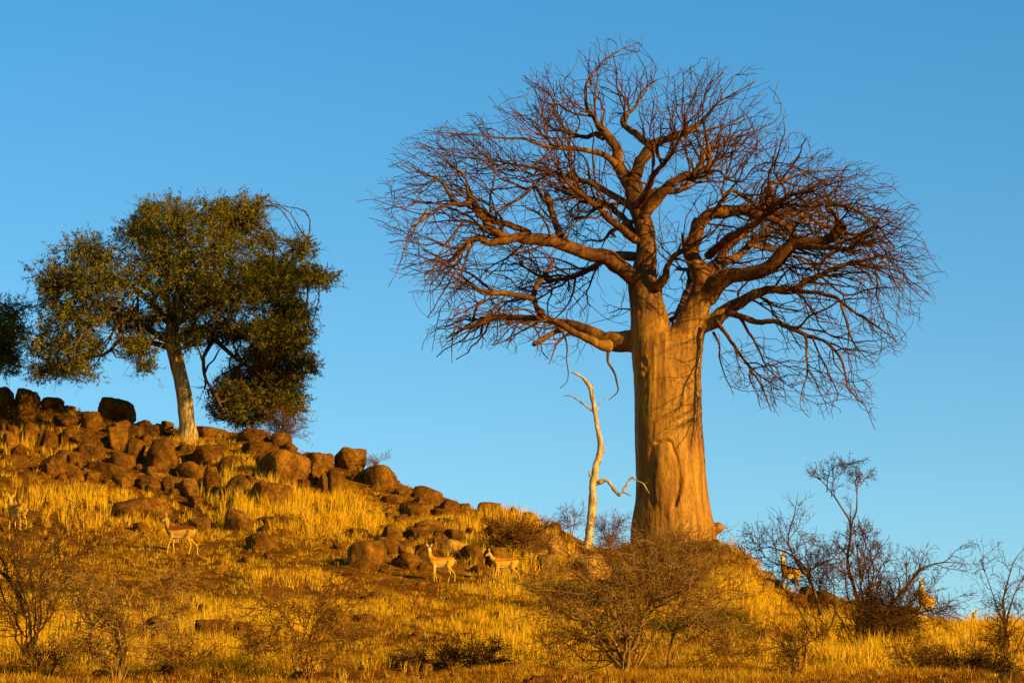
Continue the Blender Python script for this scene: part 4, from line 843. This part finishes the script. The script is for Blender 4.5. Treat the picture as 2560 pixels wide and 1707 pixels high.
build_bush('thorn_bush', 'tangled bare brush covering the foot of the baobab trunk', 'bush', (1660, 1450), 90.0, (1430, 1262, 1900, 1450), 2, 14, 'bushpale', 10, 7, 0.55, 0.020, 1.0, tw_r=0.006)
build_bush('thorn_bush', 'wispy reddish brush between the dead tree and the baobab', 'bush', (1530, 1400), 101.0, (1440, 1240, 1590, 1400), 3, 8, 'bushrust', 6, 5, 0.4, 0.016, 1.0, tw_r=0.006)
build_bush('thorn_bush', 'tall thorny bush with two high wands against the sky', 'bush', (2155, 1560), 80.0, (2000, 1160, 2260, 1560), 4, 8, 'bushdark', 8, 6, 0.30, 0.030, 0.9,
    [(e5([(900, 1120), (880, 1000), (850, 900), (820, 780), (840, 650), (845, 540), (800, 460), (750, 380), (690, 300), (640, 240), (610, 190)]), 11, 3), (e5([(845, 540), (880, 460), (885, 360), (890, 290), (915, 240), (955, 205)]), 5, 2.5), (e5([(690, 300), (700, 230), (740, 170), (830, 150)]), 3, 2), (e5([(720, 330), (740, 250), (810, 205)]), 3, 2)], tw_r=0.006)
build_bush('thorn_bush', 'leaning forked bush over the impala facing the viewer', 'bush', (2052, 1530), 82.0, (1850, 1255, 2130, 1450), 5, 5, 'bushdark', 9, 7, 0.5, 0.026, 0.9,
    [(e5([(650, 1090), (610, 980), (565, 850), (500, 770), (420, 720), (300, 690), (180, 740)]), 9, 3), (e5([(565, 850), (640, 800), (720, 770), (800, 760)]), 6, 3), (e5([(540, 830), (500, 800), (440, 640), (480, 480), (505, 330)]), 6, 2), (e5([(700, 1060), (640, 950), (590, 880), (560, 840)]), 6, 4), (e5([(560, 840), (450, 820), (300, 760), (220, 600)]), 5, 2)], tw_r=0.006)
build_bush('thorn_bush', 'dense low spreading bush with a flat right-hand top', 'bush', (2210, 1570), 78.0, (2080, 1375, 2440, 1570), 6, 12, 'bushdark', 10, 7, 0.5, 0.030, 0.9,
    [(e5([(980, 1200), (1080, 1090), (1160, 1000), (1240, 900), (1300, 830), (1420, 790), (1560, 790)]), 12, 3), (e5([(1000, 1180), (980, 1000), (1050, 800), (1120, 770)]), 7, 3)], tw_r=0.0065)
build_bush('thorn_bush', 'wiry open bush at the right edge with long bowed stems', 'bush', (2515, 1590), 72.0, (2440, 1330, 2640, 1590), 7, 7, 'bushdark', 5, 4, 0.5, 0.022, 0.9,
    [(e5([(1850, 1250), (1830, 1050), (1850, 940), (1900, 780), (1963, 700)]), 7, 3), (e5([(1840, 1200), (1780, 1050), (1730, 900), (1690, 800)]), 5, 2), (e5([(1850, 1150), (1920, 950), (2000, 850)]), 5, 3)], tw_r=0.006)
build_bush('thorn_bush', 'large hazy dark twigged bush at the left edge', 'bush', (60, 1540), 66.0, (-120, 1110, 320, 1540), 8, 10, 'bushdark', 7, 5, 0.60, 0.026, 0.9,
    [(e6([(160, 560), (120, 480), (80, 420), (20, 350), (-60, 280)]), 16, 8)], tw_r=0.0055, third=4)
build_bush('sapling', 'pale stemmed bare sapling with forked trunk near the left corner', 'bush', (298, 1720), 60.0, (90, 1425, 560, 1700), 9, 5, 'bushpale', 7, 6, 0.5, 0.022, 0.8,
    [(e6([(770, 1080), (790, 900), (785, 780), (770, 690), (760, 590), (740, 530)]), 11, 6), (e6([(740, 540), (640, 470), (540, 390), (450, 395), (330, 500), (190, 590)]), 6, 3), (e6([(790, 680), (820, 580), (860, 490), (940, 400), (1080, 350)]), 6, 3), (e6([(740, 1060), (720, 940), (660, 870), (610, 870)]), 7, 3), (e6([(600, 800), (600, 680), (560, 600), (500, 490)]), 12, 4)], tw_r=0.0055)
build_bush('thorn_bush', 'thin rust coloured shrub low on the slope left of centre', 'bush', (775, 1705), 61.0, (520, 1420, 960, 1700), 10, 8, 'bushrust', 6, 5, 0.60, 0.016, 0.9,
    [(e6([(1990, 1050), (1960, 850), (1850, 600), (1720, 560), (1600, 620)]), 4, 2.5), (e6([(1960, 850), (2050, 560), (2180, 440), (2300, 400)]), 4, 2)], tw_r=0.005)
build_bush('thorn_bush', 'low dense rusty brush uphill of the lower headed impala', 'bush', (1285, 1420), 97.0, (1160, 1310, 1430, 1425), 11, 12, 'bushrust', 8, 7, 0.35, 0.014, 0.9, tw_r=0.007)
build_bush('thorn_bush', 'dry golden brown shrub under the right side of the green tree', 'bush', (695, 1105), 110.0, (640, 1000, 790, 1110), 12, 9, 'bushrust', 6, 5, 0.45, 0.014, 0.9, tw_r=0.0065)
build_bush('thorn_bush', 'small wispy twigs on the crest beside the squat squarish boulder', 'bush', (935, 1185), 107.0, (915, 1125, 985, 1190), 13, 5, 'bushrust', 4, 3, 0.3, 0.010, 1.0, tw_r=0.006)
build_bush('thorn_bush', 'small dark bare bush in the lower right grass', 'bush', (1985, 1720), 60.0, (1920, 1560, 2120, 1715), 14, 6, 'bushdark', 5, 5, 0.35, 0.016, 0.9, tw_r=0.005)
build_bush('thorn_bush', 'low dark scrub added to darken the shaded ground below the right thorn bushes', 'bush', (2400, 1650), 66.0, (2160, 1600, 2640, 1660), 15, 14, 'bushdark', 7, 5, 0.4, 0.014, 0.7, tw_r=0.006)  # dark twigs added to stand in for the shade on this ground
build_bush('thorn_bush', 'low dark scrub added for shade beside the dark boulder low on the slope', 'bush', (1130, 1640), 64.0, (920, 1585, 1380, 1650), 16, 14, 'bushdark', 6, 5, 0.4, 0.014, 0.7, tw_r=0.006)  # added so its dark twigs make the shaded patch here
build_bush('thorn_bush', 'sparse thin twigs on the crest behind the dead tree', 'bush', (1425, 1350), 104.5, (1385, 1265, 1480, 1355), 17, 6, 'bushrust', 4, 3, 0.3, 0.010, 1.0, tw_r=0.006)

for k_, (lab_, ft_, D_, bx_) in enumerate((
    ('low rusty twig scrub beside the rubble topped boulder', (640, 1640), 64.5, (560, 1560, 740, 1640)), ('low rusty twig scrub between the pale sapling and the thin shrub', (450, 1690), 61.0, (360, 1590, 560, 1690)),
    ('low rusty scrub just uphill of the big bare bush', (1390, 1570), 71.0, (1290, 1480, 1500, 1575)), ('low rusty scrub between the big bare bush and the reddish boulders', (1830, 1640), 65.0, (1730, 1540, 1950, 1640)),
    ('low rusty scrub under the hazy dark bush', (120, 1660), 61.5, (-20, 1560, 240, 1665)), ('low rusty scrub under the wiry open bush', (2290, 1640), 66.0, (2180, 1570, 2400, 1645)), ('low twig scrub beside the small boulder in tall grass', (870, 1560), 72.0, (790, 1480, 960, 1565)))):
    build_bush('low_scrub', lab_, 'bush', ft_, D_, bx_, 60 + k_, 9, 'bushrust', 5, 4, 0.36, 0.009, 0.8, tw_r=0.0045, third=3)
build_bush('thorn_bush', 'dense thorn bush added unseen outside the right edge to shade the ground', 'bush', (3270, 1700), 61.5, (2960, 1370, 3600, 1700), 71, 16, 'bushdark', 12, 8, 0.6, 0.035, 0.9, tw_r=0.010)  # added out of view to cast shade over the lower right ground
def build_rubble():
    rng = np.random.default_rng(8); c = ground_hit(540, 1562); m = 60; x = c[0] + rng.normal(size=m) * 0.75; y = c[1] + rng.normal(size=m) * 0.9; z = terrain(x, y); parts = []
    for i in range(m):
        V, Fc = rock_mesh(rng, np.array([0.16, 0.14, 0.09]) * (0.5 + rng.random() * 1.1), 1, 9); parts.append((V + np.array([x[i], y[i], z[i] + 0.02]), Fc))
    V, Fj = join_parts(parts); o = add_obj('pale_rubble', np_mesh('pale_rubble', V, Fj), M['chalk']); tag(o, 'chalky pale rubble strewn round the rubble topped boulder', 'rubble', kind='stuff')
build_rubble()

# ------------------------------------------------------------------ impalas
def impala(label, foot, heading, neck=(0.12, 0.42), head=(0.0, -0.4), legs=((0.0, 0.0), (0.05, 0), (0.0, 0.0), (-0.05, 0)), size=1.0, D=None, seed=0, dark=0.0, sink=0.0, headturn=0.0):
    """local: +x forward, z up. neck (dx, dz) of the head base from the shoulder; head pitch; legs foot x offsets FL FR HL HR"""
    parts = []
    prof = [(-0.445, .735, .05, .045), (-0.42, .725, .11, .085), (-0.36, .715, .165, .125), (-0.25, .705, .188, .145), (-0.08, .70, .170, .150), (0.10, .69, .180, .150), (0.24, .70, .185, .135), (0.34, .725, .155, .11), (0.41, .745, .10, .075), (0.44, .75, .04, .035)]
    pr = catmull(np.array(prof)[:, [0, 1, 2, 3]], 26) if False else np.array([[np.interp(s, np.linspace(0, 1, len(prof)), [p[j] for p in prof]) for j in range(4)] for s in np.linspace(0, 1, 28)])
    th = np.arange(24) * 2 * math.pi / 24
    V = np.stack([np.repeat(pr[:, 0:1], 24, 1), pr[:, 3:4] * np.cos(th)[None], pr[:, 1:2] + pr[:, 2:3] * np.sin(th)[None]], -1); k = len(pr); ix = np.arange(k * 24).reshape(k, 24); nx_ = np.roll(ix, -1, 1)
    parts.append((V.reshape(-1, 3), np.stack([ix[:-1], nx_[:-1], nx_[1:], ix[1:]], -1).reshape(-1, 4), np.stack([ix[0, ::-1], ix[-1]])))
    s0 = np.array([0.30, 0, 0.76]); hb = np.array([0.34 + neck[0], 0, 0.78 + neck[1]])
    npts = catmull(np.array([s0, s0 + (hb - s0) * 0.45 + np.array([0.045, 0, -0.02]), hb]), 12); parts.append(tube_one(npts, np.interp(np.linspace(0, 1, 12), [0, .35, .75, 1], [.150, .100, .068, .062]), 14, 0))
    hd = np.array([math.cos(head[1]) * math.cos(headturn), math.cos(head[1]) * math.sin(headturn), math.sin(head[1])]); sidev = np.array([-math.sin(headturn), math.cos(headturn), 0]); upv = np.cross(hd, sidev)
    if upv[2] < 0: upv = -upv
    h0 = hb + np.array([0, 0, 0.02]) - hd * 0.03; hp = np.array([h0, h0 + hd * 0.05, h0 + hd * 0.11, h0 + hd * 0.17, h0 + hd * 0.215, h0 + hd * 0.235]); parts.append(tube_one(catmull(hp, 14), np.interp(np.linspace(0, 1, 14), [0, .2, .45, .75, .93, 1], [.045, .062, .052, .034, .030, .015]), 14, 0))
    ears = []
    for s in (-1, 1):
        e0 = h0 + sidev * s * 0.035 + upv * 0.04; e1 = e0 + sidev * s * 0.095 + upv * 0.105 - hd * 0.02
        ep = np.array([e0 + (e1 - e0) * t for t in np.linspace(0, 1, 7)]); parts.append(tube_one(ep, np.array([.016, .030, .038, .038, .031, .020, .008]), 10, 0)); ears.append((e0, e1))
    def leg(pts, rad):
        P = catmull(np.array(pts), 22); parts.append(tube_one(P, np.interp(np.linspace(0, 1, 22), np.linspace(0, 1, len(rad)), rad), 10, 0))
    for i, s in enumerate((1, -1)):
        fx, lift = legs[i]; y = 0.075 * s
        leg([(0.27, y, .68), (0.26 + fx * 0.25, y, .52), (0.275 + fx * 0.62, y, .30 + lift * .4), (0.265 + fx * 0.95, y, .08 + lift), (0.285 + fx, y, -0.02 + lift)], [.085, .060, .027, .019, .017, .024])
        fx, lift = legs[2 + i]
        leg([(-0.28, y, .72), (-0.22 + fx * 0.15, y * 1.1, .52), (-0.37 + fx * 0.6, y, .31 + lift * .5), (-0.355 + fx * 0.9, y, .09 + lift), (-0.33 + fx, y, -0.02 + lift)], [.135, .095, .036, .021, .018, .024])
    Vj, Fj = join_parts(parts); me = remesh('impala', Vj, Fj, 0.0115, 4)
    V = get_co(me); x, y, z = V.T
    tan = np.array([0.60, 0.31, 0.024]); rust = np.array([0.46, 0.165, 0.014]); white = np.array([0.80, 0.72, 0.50]); blk = np.array([0.015, 0.010, 0.008]); pale = np.array([0.62, 0.35, 0.035])
    if dark: rust = rust * (1 - dark) + np.array([0.15, 0.035, 0.006]) * dark; tan = tan * (1 - 0.4 * dark) + np.array([.22, .08, .01]) * 0.4 * dark  # darker back and flanks for one animal, its shaded torso painted in
    C = np.repeat(tan[None], len(V), 0); torso = (x > -0.46) & (x < 0.45) & (z > 0.5)
    w = sstep(.735, .765, z + 0.02 * np.sin(x * 9)) * ((x < 0.36) & (x > -0.47)); C = C * (1 - w[:, None]) + rust * w[:, None]
    lw = sstep(.46, .30, z)[:, None]; C = C * (1 - lw) + pale * lw
    bl = (1 - sstep(.545, .570, z - 0.04 * np.abs(x))) * (x > -0.20) * (x < 0.22) * (z > 0.47) * (np.abs(y) < 0.15); C = C * (1 - bl[:, None]) + white * bl[:, None]
    rs = (x < -0.40) & (z > .50) & (z < .78); C[rs] = pale; st = rs & (np.abs(np.abs(y) - 0.055) < 0.012); C[st] = blk; C[rs & (np.abs(y) < 0.012)] = blk
    C[z < 0.035] = blk
    H = V - h0; along = H @ hd; near = (np.linalg.norm(H - np.outer(along, hd), axis=1) < 0.085) & (along > -0.06) & (z > hb[2] - 0.22); C[near & (along > 0.185)] = (0.10, 0.06, 0.03)
    lowj = near & (along > 0.06) & (H @ upv < -0.026) & (along < 0.19); C[lowj] = white
    fr = near & (H @ upv > 0.035) & (along > 0.02) & (along < .10); C[fr] = np.array([.30, .10, .02])
    for e0, e1 in ears:
        ax = nrm(e1 - e0); q_ = V - e0; al = q_ @ ax; dd = np.linalg.norm(q_ - np.outer(al, ax), axis=1); m_ = (al > 0.02) & (dd < 0.04) & (al < .17); C[m_ & ((q_ @ hd) > 0.012) & (al < .12)] = white; C[m_ & (al > .135)] = blk
    C = np.clip(C, 0, 1); set_col(me, C); me.materials.clear(); me.materials.append(M['fur'])
    if D is None: hit = ground_hit(*foot)
    else: hit = at(foot[0], foot[1], D); hit[2] = float(terrain(hit[0], hit[1]))
    o = add_obj('impala', me, None, None, (hit[0], hit[1], hit[2] - sink)); o.rotation_euler = (0, 0, heading); o.scale = (size,) * 3
    tag(o, label, 'antelope', 'impala herd on the hillside')
    for s in (-1, 1):
        rng = np.random.default_rng(1); V, Fc = rock_mesh(rng, (.026, .026, .026), 1, 0) if False else (ICO[1][0] * 0.0135, ICO[1][1])
        e = add_obj('eye', np_mesh('eye', V, [Fc]), M['eye'], o); e.location = tuple(h0 + hd * 0.075 + sidev * s * 0.050 + upv * 0.018)
    tp = catmull(np.array([(-0.43, 0, .80), (-0.475, 0, .74), (-0.485, 0, .60)]), 8); V, Q, Cc = tube_one(tp, np.linspace(.016, .009, 8), 6, 0)
    t = add_obj('tail', np_mesh('tail', V, [Q, Cc], col=np.tile(tan, (len(V), 1))), M['fur'], o)
    hit_tab.append((hit[0], hit[1]))
    return o
hit_tab = []
PI = math.pi
# ICO sphere for eyes exists from the stones
impala('dark backed impala walking through the grass below the long boulder', (452, 1388), PI, (0.11, 0.33), (0, -0.55), ((0.14, 0), (-0.06, 0), (0.12, 0.0), (-0.14, 0)), 1.0, dark=1.0)
impala('pale impala standing with neck raised and both ears spread, face towards us', (1104, 1456), PI, (0.075, 0.385), (0, -0.5), ((-0.02, 0), (-0.10, 0), (-0.10, 0), (0.13, 0.04)), 0.86, headturn=1.15)
impala('pale impala walking with lowered head in profile beside the rusty brush', (1264, 1458), PI, (0.21, 0.25), (0, -0.60), ((0.12, 0), (-0.04, 0), (-0.12, 0), (0.06, 0)), 0.86)
impala('impala facing the viewer with long upright neck below the forked bush', (1978, 1492), PI * 1.28, (0.08, 0.385), (0, -0.5), size=1.0, D=97.5, headturn=0.3, sink=0.12)
impala('impala mostly hidden behind the dense low spreading bush', (2318, 1575), PI * 1.35, (0.07, 0.38), (0, -0.5), size=1.0, D=90.5, headturn=0.2, sink=0.1)
impala('impala with only head and spread ears showing above the crest', (2432, 1600), PI * 1.5, (0.05, 0.46), (0, -0.7), size=1.0, D=92.0, headturn=0.0, sink=0.55)
impala('impala seen from behind through the hazy twigs at the left edge', (42, 1330), PI * 0.72, (0.10, 0.30), (0, -0.5), ((0.08, 0), (-0.05, 0), (0.06, 0), (-0.08, 0)), size=1.0)
HT = np.array(hit_tab)

# ------------------------------------------------------------------ grass
def build_grass():
    rng = np.random.default_rng(99)
    n = 74000
    y = 56 + 60 * rng.random(n); x = (rng.random(n) * 2 - 1) * (0.172 * y + 1.0)
    px = 1280 + F * x / y * DEN0; dc = np.interp(px, DC_X, DC_Y)
    k = y < dc + 1.2; x, y, px, dc = x[k], y[k], px[k], dc[k]
    patch = n2(x * 0.35, y * 0.35, 61, 3); fine = n2(x * 1.5, y * 1.5, 62, 2)
    # keep clear of boulder bodies
    ok = np.ones(len(x), bool)
    for rx, ry, ra, rb, _ in RT:
        ok &= (((x - rx) / (ra * 0.92)) ** 2 + ((y - ry) / (rb * 0.92)) ** 2) > 1
    dens = 0.46 + 1.05 * patch + 0.40 * fine - 0.28 * sstep(97, 104, y) * (1 - sstep(650, 950, px))
    ok &= rng.random(len(x)) < np.clip(dens, 0.10, 1)
    x, y, px, patch = x[ok], y[ok], px[ok], patch[ok]; m = len(x); z = terrain(x, y)
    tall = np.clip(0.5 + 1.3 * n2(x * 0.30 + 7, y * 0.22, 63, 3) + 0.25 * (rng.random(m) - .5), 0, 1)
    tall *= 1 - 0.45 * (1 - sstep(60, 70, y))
    h = 0.07 + 0.11 * rng.random(m) + tall ** 1.5 * (0.20 + 0.42 * rng.random(m))
    nb = 13; hb = h[:, None] * (0.55 + 0.6 * rng.random((m, nb)))
    a = rng.random((m, nb)) * 6.283; rad = 0.10 * np.sqrt(rng.random((m, nb))) * (0.6 + 0.8 * rng.random((m, 1))); bx = x[:, None] + np.cos(a) * rad; by = y[:, None] + np.sin(a) * rad
    lean = (0.12 + 0.5 * rng.random((m, nb)) ** 1.6) * (1.55 - 0.85 * tall[:, None]); la = a + rng.normal(size=(m, nb)) * 0.9
    lx, ly = np.cos(la) * lean, np.sin(la) * lean
    w = (0.0052 + 0.0045 * rng.random((m, nb))) ; wa = rng.random((m, nb)) * 6.283; wx, wy = np.cos(wa) * w, np.sin(wa) * w
    zb = np.repeat(z[:, None], nb, 1) - 0.03
    def pt(t, s, ww):
        return np.stack([bx + lx * hb * t ** 1.6 + wx * ww * s, by + ly * hb * t ** 1.6 + wy * ww * s, zb + hb * t * (1 - 0.25 * lean * t)], -1)
    V = np.stack([pt(0, -1, 1), pt(0, 1, 1), pt(.55, 1, .9), pt(.55, -1, .9), pt(1, 0, 0)], 2).reshape(-1, 3)
    N_ = m * nb; b5 = (np.arange(N_) * 5)[:, None]; Q = b5 + np.array([[0, 1, 2, 3]]); T = b5 + np.array([[3, 2, 4]])
    gold = np.array([0.72, 0.40, 0.012]); brown = np.array([0.27, 0.095, 0.006]); pale = np.array([0.70, 0.46, 0.06])
    tone = np.clip(0.36 + 0.80 * tall + 0.22 * rng.normal(size=m) - 0.40 * (1 - sstep(55, 76, y)), 0, 1)[:, None]; c = brown * (1 - tone) + gold * tone  # near grass browner: scrubby growth, with the bushes' shade painted in
    pw = (rng.random(m) < 0.10)[:, None] * 0.6; c = c * (1 - pw) + pale * pw
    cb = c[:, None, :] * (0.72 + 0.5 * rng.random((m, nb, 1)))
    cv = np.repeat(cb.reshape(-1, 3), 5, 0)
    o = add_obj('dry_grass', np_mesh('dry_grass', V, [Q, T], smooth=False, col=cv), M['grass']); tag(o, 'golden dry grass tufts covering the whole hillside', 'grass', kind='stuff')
    print('grass blades', N_)
build_grass()
